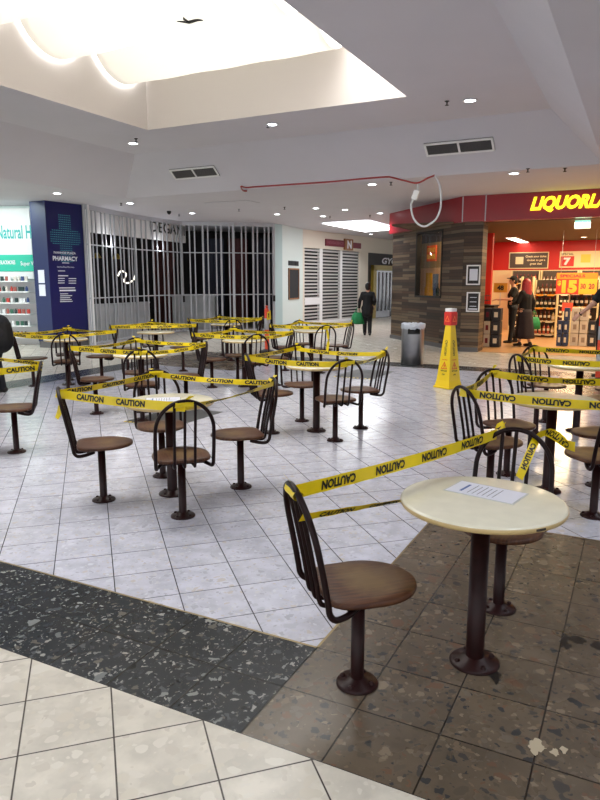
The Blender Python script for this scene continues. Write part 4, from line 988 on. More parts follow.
# ------------------------------------------------------------------ chairs
def make_chair():
    t = empty('fixed_chair')
    bm = bmesh.new()
    lathe(bm, [(.085, .0), (.085, .006), (.08, .012), (.045, .018), (.036, .03), (.0, .03)], 28)
    fl = finish(bm, 'floor_flange', M['pole_metal'], t)
    for k in range(4):
        a = PI/4+k*PI/2; bm = bmesh.new(); lathe(bm, [(.011, 0), (.011, .009), (.006, .013), (0, .013)], 8, ctr=(.064*math.cos(a), .064*math.sin(a), .011)); finish(bm, 'bolt', M['pole_metal'], fl)
    bm = bmesh.new(); lathe(bm, [(.027, .012), (.027, .415), (0, .415)], 22); finish(bm, 'pedestal', M['pole_metal'], t)
    bm = bmesh.new(); box(bm, -.12, .12, -.03, .03, .405, .417, bev=.003); box(bm, -.03, .03, -.12, .12, .405, .417, bev=.003); finish(bm, 'seat_bracket', M['chair_metal'], t)
    # seat: rounded wooden plate, squarer at the rear
    out = []
    for a in [i*PI/24 for i in range(-12, 13)]: out.append((.03+.2*math.cos(a), .194*math.sin(a)))
    rear = [(-.08, .19), (-.125, .176), (-.155, .15), (-.168, .1), (-.17, 0), (-.168, -.1), (-.155, -.15), (-.125, -.176), (-.08, -.19)]
    out += rear
    prof = [(-.014, .418), (-.002, .422), (0, .430), (-.002, .439), (-.012, .443)]
    bm = bmesh.new(); rings = []
    for inset, z in prof:
        rg = []
        for (x, y) in out:
            l = math.hypot(x, y); rg.append(bm.verts.new((x+x/l*inset, y+y/l*inset, z)))
        rings.append(rg)
    n = len(out)
    for a, b in zip(rings, rings[1:]):
        for i in range(n): bm.faces.new((a[i], a[(i+1) % n], b[(i+1) % n], b[i])).smooth = True
    bm.faces.new(rings[0][::-1])
    prev = rings[-1]
    for sc, z in ((.75, .4405), (.45, .438)):   # shallow dish
        rg = [bm.verts.new((v.co.x*sc, v.co.y*sc, z)) for v in rings[-1]]
        for i in range(n): bm.faces.new((prev[i], prev[(i+1) % n], rg[(i+1) % n], rg[i])).smooth = True
        prev = rg
    bm.faces.new(prev)
    finish(bm, 'seat', M['seat'], t)
    # hoop back
    def bx(z): return -.186 - .085*max(0, (z-.42)/.43)**1.15    # lean
    hw = .188
    side = [(-.05, .13, .402), (-.11, .165, .392), (-.16, .183, .393), (-.184, .188, .418), (bx(.46), .189, .46), (bx(.55), .19, .55), (bx(.65), hw, .65)]
    arch = []
    for k in range(1, 9):
        a = k*PI/16; arch.append((bx(.65+.205*math.sin(a)), hw*math.cos(a), .65+.205*math.sin(a)))
    half = side + arch[:-1]
    full = half + [arch[-1]] + [(x, -y, z) for (x, y, z) in half[::-1]]
    bm = bmesh.new(); tube(bm, spline(full, 3), .0125, 10); finish(bm, 'back_hoop', M['chair_metal'], t)
    for y in (-.067, 0, .067):
        zt = .65+.205*math.sqrt(1-(y/hw)**2)
        pts = [(-.06, y*.8, .405), (-.13, y, .393), (-.17, y, .396), (-.186, y, .422), (bx(.5), y, .5), (bx(.6), y, .6), (bx(.72), y, .72), (bx(zt), y, zt)]
        bm = bmesh.new(); tube(bm, spline(pts, 3), .0098, 8); finish(bm, 'spindle', M['chair_metal'], t)
    bm = bmesh.new(); tube(bm, [(-.09, -.15, .404), (-.09, .15, .404)], .011, 8); finish(bm, 'rear_rail', M['chair_metal'], t)
    return t
def copy_tree(o, parent=None):
    c = o.copy(); C.objects.link(c); c.parent = parent
    for ch in o.children: copy_tree(ch, c)
    return c
def make_table():
    t = empty('pedestal_table')
    bm = bmesh.new()
    lathe(bm, [(.105, 0), (.105, .006), (.098, .013), (.058, .02), (.048, .032), (0, .032)], 32)
    fl = finish(bm, 'floor_flange', M['pole_metal'], t)
    for k in range(4):
        a = PI/4+k*PI/2; bm = bmesh.new(); lathe(bm, [(.012, 0), (.012, .009), (.006, .013), (0, .013)], 8, ctr=(.08*math.cos(a), .08*math.sin(a), .012)); finish(bm, 'bolt', M['pole_metal'], fl)
    bm = bmesh.new(); lathe(bm, [(.038, .012), (.038, .69), (0, .69)], 26); finish(bm, 'pedestal', M['pole_metal'], t)
    bm = bmesh.new(); lathe(bm, [(0, .683), (.13, .683), (.14, .688), (.14, .694), (0, .694)], 24); finish(bm, 'top_bracket', M['pole_metal'], t)
    bm = bmesh.new(); lathe(bm, [(0, .695), (.315, .695), (.327, .699), (.332, .709), (.330, .7185)], 72); finish(bm, 'edge_band', M['table_edge'], t)
    bm = bmesh.new(); lathe(bm, [(.3305, .7165), (.3265, .7235), (.318, .7255), (0, .7255)], 72); finish(bm, 'tabletop', M['tabletop'], t)
    return t
AX = Vector((math.cos(A17), math.sin(A17), 0)); BX = Vector((AX.y, -AX.x, 0))   # +AX right, +BX towards the viewer
tables = {  # centre, chairs present, phrase
 'F': ((.745, 2.605), {'left': (.231, 2.452), 'far': (.986, 3.081)}, 'the nearest table'),
 'C': ((-.977, 4.9), {'left': (-1.459, 4.746), 'near': (-.811, 4.402), 'right': (-.467, 5.064), 'far': (-1.145, 5.367)}, 'the centre-left table'),
 'M': ((.178, 7.08), {'left': (-.30, 6.975), 'near': (.358, 6.626), 'right': (.672, 7.22), 'far': (.023, 7.597)}, 'the middle table'),
 'R1': ((1.916, 4.963), {'left': (1.42, 4.80), 'near': (2.03, 4.4), 'right': (2.36, 5.1), 'far': (1.74, 5.42)}, 'the second nearest right table'),
 'R2': ((3.0, 7.07), {'left': (2.51, 6.93), 'near': (3.12, 6.61), 'right': (3.48, 7.23), 'far': (2.83, 7.55)}, 'the far right table'),
 'L1': ((-1.96, 8.16), {'left': (-2.50, 8.03), 'near': (-1.84, 7.62), 'right': (-1.44, 8.30), 'far': (-2.12, 8.66)}, 'the table behind the centre-left one'),
 'L2': ((-3.65, 10.38), {'left': (-4.142, 10.241), 'near': (-3.48, 9.87), 'right': (-3.166, 10.54), 'far': (-3.80, 10.87)}, 'the table before the navy column'),
 'B1': ((-2.57, 11.88), {'left': (-3.06, 11.75), 'right': (-2.12, 12.0), 'far': (-2.72, 12.38)}, 'the table before the left grille'),
 'B2': ((-1.55, 14.1), {'left': (-2.06, 13.95), 'near': (-1.41, 13.6), 'right': (-1.07, 14.25), 'far': (-1.70, 14.6)}, 'the farthest table'),
 'B3': ((-.86, 10.2), {'left': (-1.35, 10.1), 'near': (-.70, 9.74), 'right': (-.37, 10.33), 'far': (-1.01, 10.69)}, 'the table left of the orange post'),
 'B4': ((.21, 12.2), {'left': (-.27, 12.08), 'near': (.37, 11.74), 'right': (.70, 12.35), 'far': (.06, 12.7)}, 'the table before the white pilaster'),
 'L0': ((-3.19, 6.01), {'right': (-2.70, 6.16)}, 'the left edge table'),
}
tproto = make_table(); cproto_ = make_chair(); ft = fc = True
chairs = {}; sidep = {'left': 'at the left of ', 'near': 'at the near side of ', 'right': 'at the right of ', 'far': 'at the far side of '}
for k, (c, chs, ph) in tables.items():
    o = tproto if ft else copy_tree(tproto); ft = False
    o.location = (c[0], c[1], .0005); o.rotation_euler = (0, 0, random.uniform(0, 6))
    ph2 = ph.replace('the ', '', 1) if k != 'F' else 'nearest cream round table, with a white notice lying on it'
    o['label'] = {'F': 'nearest round cream pedestal table with a white notice lying on it', 'C': 'round cream pedestal table at centre left with a pale notice on it', 'M': 'round cream pedestal table in the middle of the court ringed by tape',
      'R1': 'round cream pedestal table at right behind the nearest one, tape crossing it', 'R2': 'round cream pedestal table at far right before the liquor shop', 'L1': 'round cream pedestal table just behind and left of the centre-left one',
      'L2': 'round pedestal table before the navy pharmacy column', 'B1': 'round pale pedestal table standing before the left part of the cafe grille', 'B2': 'farthest round pedestal table, beside the right part of the cafe grille',
      'B3': 'round pedestal table partly behind a chair, left of the orange post', 'B4': 'round pale pedestal table before the white pilaster', 'L0': 'round pedestal table at the left edge beside the person in black'}[k]
    o['category'] = 'table'; o['group'] = 'round pedestal tables of the food court'
    for sd, (x, y) in chs.items():
        o = cproto_ if fc else copy_tree(cproto_); fc = False
        d = Vector((c[0]-x, c[1]-y, 0)).normalized()
        if k != 'F': d = (d*.4 + {'left': AX, 'right': -AX, 'near': -BX, 'far': BX}[sd]*.6).normalized()
        a = math.atan2(d.y, d.x)
        o.location = (x, y, .0005); o.rotation_euler = (0, 0, a); chairs[k, sd] = (Vector((x, y, 0)), d)
        o['label'] = 'dark hoop-back chair '+sidep[sd]+ph; o['category'] = 'chair'; o['group'] = 'hoop-back chairs fixed around the tables'
# notices and scuff
def notice(x, y, rz, w, h, label, grp=None):
    t = empty('notice_sheet', (x, y, .7275), rz); tag(t, label, 'notice', 'laminated notices on tables')
    bm = bmesh.new(); box(bm, -w/2-.008, w/2+.008, -h/2-.008, h/2+.008, -.0012, -.0002); finish(bm, 'laminate', mat('laminate_film', sl((206, 208, 206)), .12), t)
    bm = bmesh.new(); box(bm, -w/2, w/2, -h/2, h/2, 0, .0006); finish(bm, 'paper', M['paper'], t)
    bm = bmesh.new(); box(bm, -w*.33, -w*.29, -h*.32, h*.30, .0007, .001); finish(bm, 'heading', mat('blue_heading', sl((70, 100, 160)), .5), t)
    bm = bmesh.new()
    for i in range(6):
        x0 = -w*.2+i*w*.075; r = random.Random(i).uniform(.6, 1)
        k = 0; yy_ = -h*.36
        while yy_ < h*.38*r: box(bm, x0, x0+.0035, yy_, yy_+h*.06, .0007, .001); yy_ += h*.075
    finish(bm, 'text_lines', mat('grey_print', sl((96, 98, 108)), .5), t)
qa = at_z(449, 484.5, .7265); qb = at_z(525, 500, .7265); q = (qa+qb)/2
notice(q.x, q.y, math.atan2(qb.y-qa.y, qb.x-qa.x), .29, .165, 'white laminated notice with blue heading on the nearest table')
notice(-1.03, 4.93, math.radians(10), .25, .17, 'pale notice sheet lying on the centre-left table')
q = Vector((.745, 2.605, 0)); qs = at_z(527, 523, .712)-q; a_ = math.atan2(qs.y, qs.x)
bm = bmesh.new()
for k in range(8):
    a = a_ + (k-4)*.017; b = a+.017
    quad(bm, [q+Vector((.3335*math.cos(a), .3335*math.sin(a), .706)), q+Vector((.3335*math.cos(b), .3335*math.sin(b), .706+.0005)), q+Vector((.332*math.cos(b), .332*math.sin(b), .7155)), q+Vector((.332*math.cos(a), .332*math.sin(a), .715))])
o = finish(bm, 'edge_scuff', mat('dark_scuff', sl((50, 40, 34)), .6)); o.parent = tproto; o.matrix_parent_inverse = (Matrix.Translation(tproto.location) @ tproto.rotation_euler.to_matrix().to_4x4()).inverted()

# ------------------------------------------------------------------ caution tape
def apex(k, sd, dz=0, dy=0):
    p, d = chairs[k, sd]; s = Vector((-d.y, d.x, 0))
    z = .84 + dz
    return p - d*(.268) + s*dy + Vector((0, 0, z))
def ribbon(path, w, tw, text, flip, name, phase=.1, words=True, period=.36, wlen=.25, parent=None):
    """path: list of Vector; tw: list of twist angles (0 = ribbon stands upright)"""
    P = path; n = len(P); lens = [0]
    for a, b in zip(P, P[1:]): lens.append(lens[-1]+(b-a).length)
    tot = lens[-1]
    def fr(s):
        s = max(0, min(tot-1e-6, s)); i = 0
        while i < n-2 and lens[i+1] < s: i += 1
        f = (s-lens[i])/max(1e-9, lens[i+1]-lens[i]); p = P[i].lerp(P[i+1], f)
        t1 = (P[min(i+1, n-1)]-P[i]).normalized(); t0 = (P[i]-P[max(i-1, 0)]).normalized() if i else t1; t2 = (P[min(i+2, n-1)]-P[i+1]).normalized() if i < n-2 else t1
        t = (t0.lerp(t1, .5).lerp(t1.lerp(t2, .5), f)).normalized()
        g = s/tot*(len(tw)-1); j = min(int(g), len(tw)-2); ang = tw[j]+(tw[j+1]-tw[j])*(g-j)
        up_ = Vector((0, 0, 1)); up_ = (up_-t*up_.dot(t)).normalized(); sd = t.cross(up_)
        return p, (up_*math.cos(ang)+sd*math.sin(ang)), t
    bm = bmesh.new(); m = max(6, int(tot/.03)); pr = None
    for i in range(m+1):
        p, u, t = fr(tot*i/m); nr = t.cross(u)
        c = .0012*math.sin(i*1.3)
        row = [bm.verts.new(p+u*w*(k-.5)+nr*(c if k in (0, 1) else -c)) for k in (0, .5, 1)]
        if pr:
            for k in range(2): bm.faces.new((pr[k], row[k], row[k+1], pr[k+1])).smooth = True
        pr = row
    o = finish(bm, name, M['tape'])
    o.parent = parent
    if text:
        V, F, _ = text_geo('CAUTION', .05, 0, 2); s0 = phase
        while s0+wlen < tot:
            bm = bmesh.new()
            for side in (1, -1):
                vs = []
                for (a, b) in V:
                    if flip: a2, b2 = 1-a, 1-b
                    else: a2, b2 = a, b
                    p, u, t = fr(s0+a2*wlen); nr = t.cross(u); vs.append(bm.verts.new(p+u*w*(b2-.5)*.7+nr*side*.0022))
                for f in F:
                    try: bm.faces.new([vs[i] for i in (f if side > 0 else f[::-1])])
                    except ValueError: pass
            s0 += period
            o2 = finish(bm, 'tape_word', M['black']); o2.parent = o
    return o
def sagpath(a, b, sag, n=14, wob=0):
    out = []
    for i in range(n+1):
        t = i/n; p = a.lerp(b, t); p.z -= sag*4*t*(1-t); p.z += wob*math.sin(t*9); out.append(p)
    return out
def wrap_knot(k, sd, parent, rnd):
    """crumpled tape wound over the top of the hoop"""
    c = apex(k, sd, -.0); p, d = chairs[k, sd]; s = Vector((-d.y, d.x, 0)); bm = bmesh.new()
    r = random.Random(rnd)
    for j in range(3):
        off = s*r.uniform(-.05, .05); pts = []
        for i in range(9):
            a = i/8*2*PI; pts.append(c+off+Vector((0, 0, .0+.020*math.sin(a)-.006)) + d*.020*math.cos(a) + s*(.02*(i/8)-.01))
        w = .022+r.uniform(0, .012); prev = None
        for q in pts:
            row = [bm.verts.new(q-s*w), bm.verts.new(q+s*w+Vector((0, 0, r.uniform(-.004, .004))))]
            if prev: bm.faces.new((prev[0], row[0], row[1], prev[1]))
            prev = row
    b0 = c+Vector((0, 0, .015)); e = b0 + s*r.uniform(-.05, .05)+Vector((0, 0, r.uniform(.015, .045))) - d*.02   # little loose ear
    q = [b0-s*.012, b0+s*.012, e+s*.02, e-s*.016]; quad(bm, q)
    o = finish(bm, 'tape_knot', M['tape']); o.parent = parent
cl_names = {'C': 'centre-left table', 'M': 'middle table', 'R1': 'second nearest right table', 'R2': 'far right table', 'L1': 'table behind the centre-left one', 'L2': 'table before the navy column', 'B1': 'table before the left grille', 'B2': 'farthest table', 'B3': 'table left of the orange post', 'B4': 'table before the white pilaster', 'L0': 'table at the left edge'}
order = ['left', 'near', 'right', 'far']
def tape_between(k, a, b, sag=.02, tw=(0, .2, 0), flip=False, w=.06, dza=-.02, dzb=-.02, phase=.12, text=True):
    d = apex(k, b, dzb)-apex(k, a, dza); pa, pb = apex(k, a, dza)-d.normalized()*.0, apex(k, b, dzb)
    ca = chairs[k, a]; cb = chairs[k, b]
    pa = pa - ca[1]*.018; pb = pb - cb[1]*.018
    o = ribbon(sagpath(pa, pb, sag), w, list(tw), text, flip, 'caution_tape', phase)
    tag(o, 'caution tape from %s chair to %s chair of the %s' % (a, b, cl_names[k]), 'tape', 'caution tape strung between chairs')
    wrap_knot(k, b, o, hash_(k+a+b)); return o
def hash_(s): return sum(ord(c)*(i+3) for i, c in enumerate(s))
for k in ('C', 'M', 'R1', 'R2', 'L1', 'L2', 'B2', 'B3', 'B4'):
    fl = k in ('R1', 'R2')
    r = random.Random(hash_(k))
    for a, b in (('left', 'near'), ('near', 'right'), ('far', 'right'), ('left', 'far')):
        tw = [r.uniform(-.35, .35), r.uniform(-.9, .9) if (a, b) != ('left', 'near') else r.uniform(-.2, .2), r.uniform(-.3, .3)]
        w = .06 if (a, b) == ('left', 'near') or fl else .045
        if k == 'C' and (a, b) == ('near', 'right'): tw = [.2, 1.1, .9, .3]
        tape_between(k, a, b, r.uniform(.005, .03), tw, fl, w, phase=r.uniform(.05, .25))
for a, b in (('left', 'far'), ('far', 'right'), ('left', 'right')): tape_between('B1', a, b, .01, (.2, -.4, .1), phase=.1)
# nearest table: long tape from left chair to far chair, thin twisted one behind the table, a crumpled tail
A = apex('F', 'left', -.0, -.03); pF, dF = chairs['F', 'far']; sF = Vector((-dF.y, dF.x, 0))
B = at_plane(497, 436, pF, Vector((0, 1, 0))); B = at_plane(497, 434, pF-dF*.29, dF)
n_ = dF
o = ribbon(sagpath(A+Vector((0, 0, .0)), B, .012, 20), .056, [.12, .0, .0, .1], True, True, 'caution_tape', .14, period=.33, wlen=.20)
tag(o, 'long caution tape from the nearest chair to the chair behind the notice table', 'tape', 'caution tape strung between chairs'); wrap_knot('F', 'left', o, 5)
A2 = apex('F', 'left', -.075, -.10); B2_ = at_z(428, 513, .70); B2_ = A2.lerp(pF+Vector((-.25, -.05, .62)), 1.0)
o = ribbon(sagpath(A2, B2_, .0, 12), .038, [.5, .9, 1.1], True, False, 'caution_tape', .1, period=.3, wlen=.2)
tag(o, 'thin twisted caution tape running behind the nearest table from its left chair', 'tape', 'caution tape strung between chairs')
Bp = at_plane(537, 437, pF-dF*.29, dF); Bq = at_plane(519, 478, pF-dF*.05, dF)
o = ribbon(sagpath(Bp, Bq, .0, 10), .04, [.9, 1.2, .8], True, False, 'caution_tape', .05, period=.24, wlen=.18)
tag(o, 'short twisted caution tape hanging from the chair behind the notice table', 'tape', 'caution tape strung between chairs')
pts = [Bp, at_plane(546, 432, pF-dF*.30, dF), at_plane(556, 436, pF-dF*.34, dF), at_plane(566, 444, pF-dF*.34, dF), at_plane(575, 447, pF-dF*.3, dF)]
o = ribbon(spline(pts, 5), .05, [.9, .5, .1, .2, .0], True, True, 'caution_tape', .05, period=.3, wlen=.15)
tag(o, 'loose crumpled tape end right of the chair behind the notice table', 'tape', 'caution tape strung between chairs')
bm = bmesh.new(); r = random.Random(3); prev = None
for i in range(9):
    q = B + sF*(.03*math.cos(i*1.1)) + Vector((0, 0, .035*math.sin(i*1.4)+.005)) - dF*(.01+.008*i % .02); row = [bm.verts.new(q), bm.verts.new(q+Vector((.01, 0, .03)))]
    if prev: bm.faces.new((prev[0], row[0], row[1], prev[1]))
    prev = row
o2 = finish(bm, 'tape_knot', M['tape']); o2.parent = o
# tapes leaving frame at left, and dangling tails
for (pa, pb, tw, lab, w) in ((Vector((-3.35, 5.6, .79)), apex('L0', 'right', -.035), (0, .05, 0), 'lower upright caution tape reading CAUTION on the left edge chair', .062),
                      (Vector((-3.5, 6.5, .93)), apex('L0', 'right', .0), (.3, .8, .5), 'upper thinner caution tape from the left edge chair past the person', .05)):
    o = ribbon(sagpath(pa, pb, .01), w, list(tw), True, False, 'caution_tape', .08); 
    tag(o, lab, 'tape', 'caution tape strung between chairs')
    if w > .06: wrap_knot('L0', 'right', o, 9)
    # text must read left to right from the court
for k, sd, dx, ln, lab in (('C', 'left', 0, .2, 'short loose tape tail on the left chair of the centre-left table'), ('B4', 'near', .1, .45, 'loose tape tail hanging from the near chair of the pilaster table')):
    p = apex(k, sd); q = p + Vector((dx*.3-.02, -.02, -ln)); m_ = p.lerp(q, .5)+Vector((.03, 0, 0))
    o = ribbon(spline([p, m_, q], 6), .045, [.8, .2, .9], False, False, 'caution_tape'); tag(o, lab, 'tape', 'caution tape strung between chairs')

# ------------------------------------------------------------------ bin, cone, posts
q = at_z(412, 364, 0); t = empty('litter_bin', (q.x, q.y, .0005)); tag(t, 'stainless steel litter bin with a clear liner beside the timber wall', 'bin')
bm = bmesh.new(); lathe(bm, [(0, .0), (.215, 0), (.22, .01), (.22, .60)], 40); finish(bm, 'body', M['steel'], t)
bm = bmesh.new(); lathe(bm, [(.2, .02), (.2, .74), (0, .74)], 32); finish(bm, 'inner_bin', M['black'], t)
bm = bmesh.new(); lathe(bm, [(.222, .715), (.226, .72), (.226, .765), (.2, .775), (.12, .76)], 40); finish(bm, 'lid_ring', M['steel'], t)
bm = bmesh.new()
for a0_, a1_ in ((.0, 1.1), (2.1, 4.1), (5.2, 6.283)):
    n = 10; rr0 = []
    for i in range(n+1):
        a = a0_+(a1_-a0_)*i/n; rr0.append((bm.verts.new((.22*math.cos(a), .22*math.sin(a), .6)), bm.verts.new((.22*math.cos(a), .22*math.sin(a), .72))))
    for x, y in zip(rr0, rr0[1:]): bm.faces.new((x[0], y[0], y[1], x[1])).smooth = True
finish(bm, 'collar', M['steel'], t)
bm = bmesh.new(); n = 48; r = random.Random(4); rg = []
prof = [(.228, .70), (.236, .74), (.232, .785), (.19, .80), (.1, .775), (.02, .77)]
for (rad, z) in prof:
    rg.append([bm.verts.new(((rad+r.uniform(-.009, .009))*math.cos(2*PI*i/n), (rad+r.uniform(-.009, .009))*math.sin(2*PI*i/n), z+r.uniform(-.016, .016))) for i in range(n)])
for a, b in zip(rg, rg[1:]):
    for i in range(n): bm.faces.new((a[i], a[(i+1) % n], b[(i+1) % n], b[i]))
finish(bm, 'bin_liner', M['bin_liner'], t)

q = at_z(448, 387.5, 0); t = empty('caution_cone', (q.x, q.y, .0005), math.radians(45-8)); tag(t, 'tall yellow four-sided wet floor cone with a red top', 'cone')
bm = bmesh.new(); box(bm, -.16, .16, -.16, .16, 0, .03, bev=.008); finish(bm, 'base', M['yellow'], t)
bm = bmesh.new()
prof = [(.145, .028), (.125, .12), (.05, .97), (.0, .97)]
rg = [[bm.verts.new((x*s, y*s, z)) for x, y in ((-1, -1), (1, -1), (1, 1), (-1, 1))] for s, z in prof[:3]]
for a, b in zip(rg, rg[1:]):
    for i in range(4): bm.faces.new((a[i], a[(i+1) % 4], b[(i+1) % 4], b[i]))
bm.faces.new(rg[-1]); finish(bm, 'body', M['yellow'], t)
def cone_face(face, draw, m, name):
    """draw adds geometry in (x, z) face coords at y=0; mapped on the sloped faces"""
    bm = bmesh.new(); draw(bm)
    for v in bm.verts:
        z = v.co.z; s = .125-(z-.12)/.85*.075; off = v.co.y
        v.co = Vector((v.co.x, -s-.0015+off, z))
        v.co = Matrix.Rotation(face*PI/2, 3, 'Z') @ v.co
    o = finish(bm, name, m); o.parent = t
def vtxt(bm, s, z0, z1, w):   # text running vertically
    V, F, _ = text_geo(s, .03, 0, 2); vs = [bm.verts.new(((b-.5)*-w, 0, z1+(z0-z1)*a)) for a, b in V]
    for f in F:
        try: bm.faces.new([vs[i] for i in f])
        except ValueError: pass
def tri_fig(bm):   # warning triangle with falling figure, open outline
    c = (0, .34); R_ = .062
    o_ = [(0, .41), (.062, .295), (-.062, .295)]; i_ = [(0, .388), (.044, .306), (-.044, .306)]
    for k in range(3):
        a, b = o_[k], o_[(k+1) % 3]; c1, d1 = i_[(k+1) % 3], i_[k]; quad(bm, [(a[0], 0, a[1]), (b[0], 0, b[1]), (c1[0], 0, c1[1]), (d1[0], 0, d1[1])])
    for seg in (((0, .36), (.008, .335)), ((.008, .335), (-.014, .31)), ((.008, .335), (.022, .312)), ((0, .352), (-.018, .34)), ((0, .352), (.02, .348))):
        (x0, y0), (x1, y1) = seg; d = Vector((x1-x0, y1-y0)).normalized()*.004; quad(bm, [(x0-d.y, 0, y0+d.x), (x1-d.y, 0, y1+d.x), (x1+d.y, 0, y1-d.x), (x0+d.y, 0, y0-d.x)])
    quad(bm, [(-.006, 0, .363), (.006, 0, .363), (.006, 0, .375), (-.006, 0, .375)])
for fc_ in range(4):
    cone_face(fc_, lambda bm: vtxt(bm, 'CAUTION', .5, .73, .045), M['black'], 'black_lettering')
    cone_face(fc_, lambda bm: (add_text(bm, 'CAUTION', -.05, .05, .425, .445, 0, bold=.02)), M['red'], 'red_lettering')
    cone_face(fc_, tri_fig, M['red'], 'warning_triangle')
    cone_face(fc_, lambda bm: add_text(bm, 'WET FLOOR', -.062, .062, .255, .28, 0, bold=.03), M['black'], 'black_lettering')
    cone_face(fc_, lambda bm: add_text(bm, 'CW', -.03, .03, .2, .225, 0, bold=.04, shear=.3), M['black'], 'maker_mark')
bm = bmesh.new(); box(bm, -.075, .075, -.075, .075, .95, 1.155, bev=.022); o = finish(bm, 'red_cap', M['red'], t)
for fc_ in range(4):
    bm = bmesh.new(); o_ = [(0, 1.1), (.045, 1.01), (-.045, 1.01)]; i_ = [(0, 1.08), (.03, 1.02), (-.03, 1.02)]
    for k in range(3):
        a, b = o_[k], o_[(k+1) % 3]; c1, d1 = i_[(k+1) % 3], i_[k]; quad(bm, [(a[0], -.0765, a[1]), (b[0], -.0765, b[1]), (c1[0], -.0765, c1[1]), (d1[0], -.0765, d1[1])])
    for v in bm.verts: v.co = Matrix.Rotation(fc_*PI/2, 3, 'Z') @ v.co
    o = finish(bm, 'cap_triangle', mat('bright_orange_print', sl((250, 130, 60)), .5)); o.parent = t
bm = bmesh.new(); box(bm, -.062, .062, -.062, .062, 1.155, 1.205, bev=.006); finish(bm, 'white_lid', M['white'], t)

def bollard(x, y, h, rings_, label, yellow_tag):
    t = empty('traffic_post', (x, y, .0005)); tag(t, label, 'post', 'orange traffic posts')
    bm = bmesh.new(); lathe(bm, [(0, 0), (.18, 0), (.18, .03), (.13, .06), (.06, .08), (.0, .08)], 8); finish(bm, 'base', M['black'], t)
    bm = bmesh.new(); lathe(bm, [(.05, .07), (.052, h-.06), (.04, h-.02), (0, h)], 20); finish(bm, 'tube', M['orange'], t)
    for (z0, z1) in rings_:
        bm = bmesh.new(); lathe(bm, [(.051, z0), (.054, z0+.003), (.054, z1-.003), (.051, z1)], 20); finish(bm, 'reflective_band', M['silver'], t)
    bm = bmesh.new(); lathe(bm, [(.02, h-.01), (.03, h+.0), (.032, h+.03), (.018, h+.05), (0, h+.05)], 12); finish(bm, 'knob', M['orange'], t)
    if yellow_tag:
        bm = bmesh.new(); quad(bm, [(.0, -.058, h-.28), (.1, -.05, h-.26), (.09, -.05, h-.06), (.02, -.058, h-.1)]); o = finish(bm, 'yellow_tag', M['yellow'], t); o.modifiers.new('t', 'SOLIDIFY').thickness = .003
        bm = bmesh.new(); add_text(bm, '!', .035, .06, h-.22, h-.12, -.06, bold=.04); finish(bm, 'tag_print', M['black'], t)
q = at_z(267, 352.5, 0); bollard(q.x, q.y, 1.02, [(.52, .78)], 'orange post with a yellow tag before the cafe grille', True)
q = at_z(598, 382, 0); bollard(q.x, q.y, 1.12, [(.28, .5), (.68, .9)], 'orange post with silver bands at the right frame edge', False)

# dark floor mat patches with taped edges (seen behind the middle table and before the centre-left table)
for (x, y, rz, w, d, lab) in ((1.14, 11.6, -TH, .7, 1.1, 'thin grey floor mat with yellow taped edge behind the middle table'), (-1.5, 7.85, -TH, .7, 1.0, 'thin grey floor mat with yellow taped edge behind the centre-left table')):
    t = empty('floor_mat', (x, y, 0), rz); tag(t, lab, 'mat', 'taped floor mats')
    bm = bmesh.new(); box(bm, -w/2, w/2, -d/2, d/2, .001, .004); finish(bm, 'sheet', mat('grey_mat', sl((70, 72, 74)), .5), t)
    bm = bmesh.new()
    for i in range(10):
        x0 = -w/2+w*i/10; 
        box(bm, x0, x0+w/20, -d/2-.02, -d/2+.02, .004, .005)
    finish(bm, 'yellow_edge', M['tape'], t)

# spilled marks on the brown terrazzo
for i, (px, py, s, m_, lab) in enumerate(((495, 677, .055, 'dark', 'black spill stain touching the nearest table base'), (577, 641, .09, 'dark', 'dark stain on the brown floor at the right edge'), (547, 746, .07, 'pale', 'pale flaking mark on the brown floor in the lower right corner'))):
    q = at_z(px, py, 0); r = random.Random(i+11); bm = bmesh.new(); n = 26
    blobs = [(0, 0, 1)] if i == 0 else [(r.uniform(-1, 1), r.uniform(-.5, .5), r.uniform(.25, .5)) for _ in range(6)]
    for j, (bx_, by_, bs) in enumerate(blobs):
        vs = [bm.verts.new((q.x+s*bx_+s*bs*(1+.35*math.sin(3*a+j)+r.uniform(-.2, .2))*math.cos(a)*(.45 if i == 0 else .6), q.y+s*by_+s*bs*(1+.3*math.sin(2*a)+r.uniform(-.2, .2))*math.sin(a)*.8, .0010+.0002*j)) for a in [2*PI*k/n for k in range(n)]]
        bm.faces.new(vs)
    o = finish(bm, 'floor_stain', mat('stain_'+m_, sl((30, 27, 26)) if m_ == 'dark' else sl((190, 176, 150)), .3)); tag(o, lab, 'stain')

# ------------------------------------------------------------------ people
def capsule(bm, a, b, ra, rb, n=10):
    a = Vector(a); b = Vector(b); pts = []; rs = []
    d = (b-a); L_ = d.length; d = d/L_ if L_ > 1e-6 else Vector((0, 0, 1))
    for k in range(4): th = PI/2*(k/4); pts.append(a-d*ra*math.cos(th)); rs.append(max(.0005, ra*math.sin(th)))
    pts.append(a); rs.append(ra); pts.append(a.lerp(b, .5)); rs.append((ra+rb)/2); pts.append(b); rs.append(rb)
    for k in range(1, 5): th = PI/2*(k/4); pts.append(b+d*rb*math.sin(th)); rs.append(max(.0005, rb*math.cos(th)))
    tube(bm, pts, rs, n)
def ellipsoid(bm, c, r, rot=None):
    m = Matrix.Translation(Vector(c)) @ (rot or Matrix.Identity(4)) @ Matrix.Diagonal((*r, 1)); bmesh.ops.create_uvsphere(bm, u_segments=16, v_segments=10, radius=1, matrix=m)
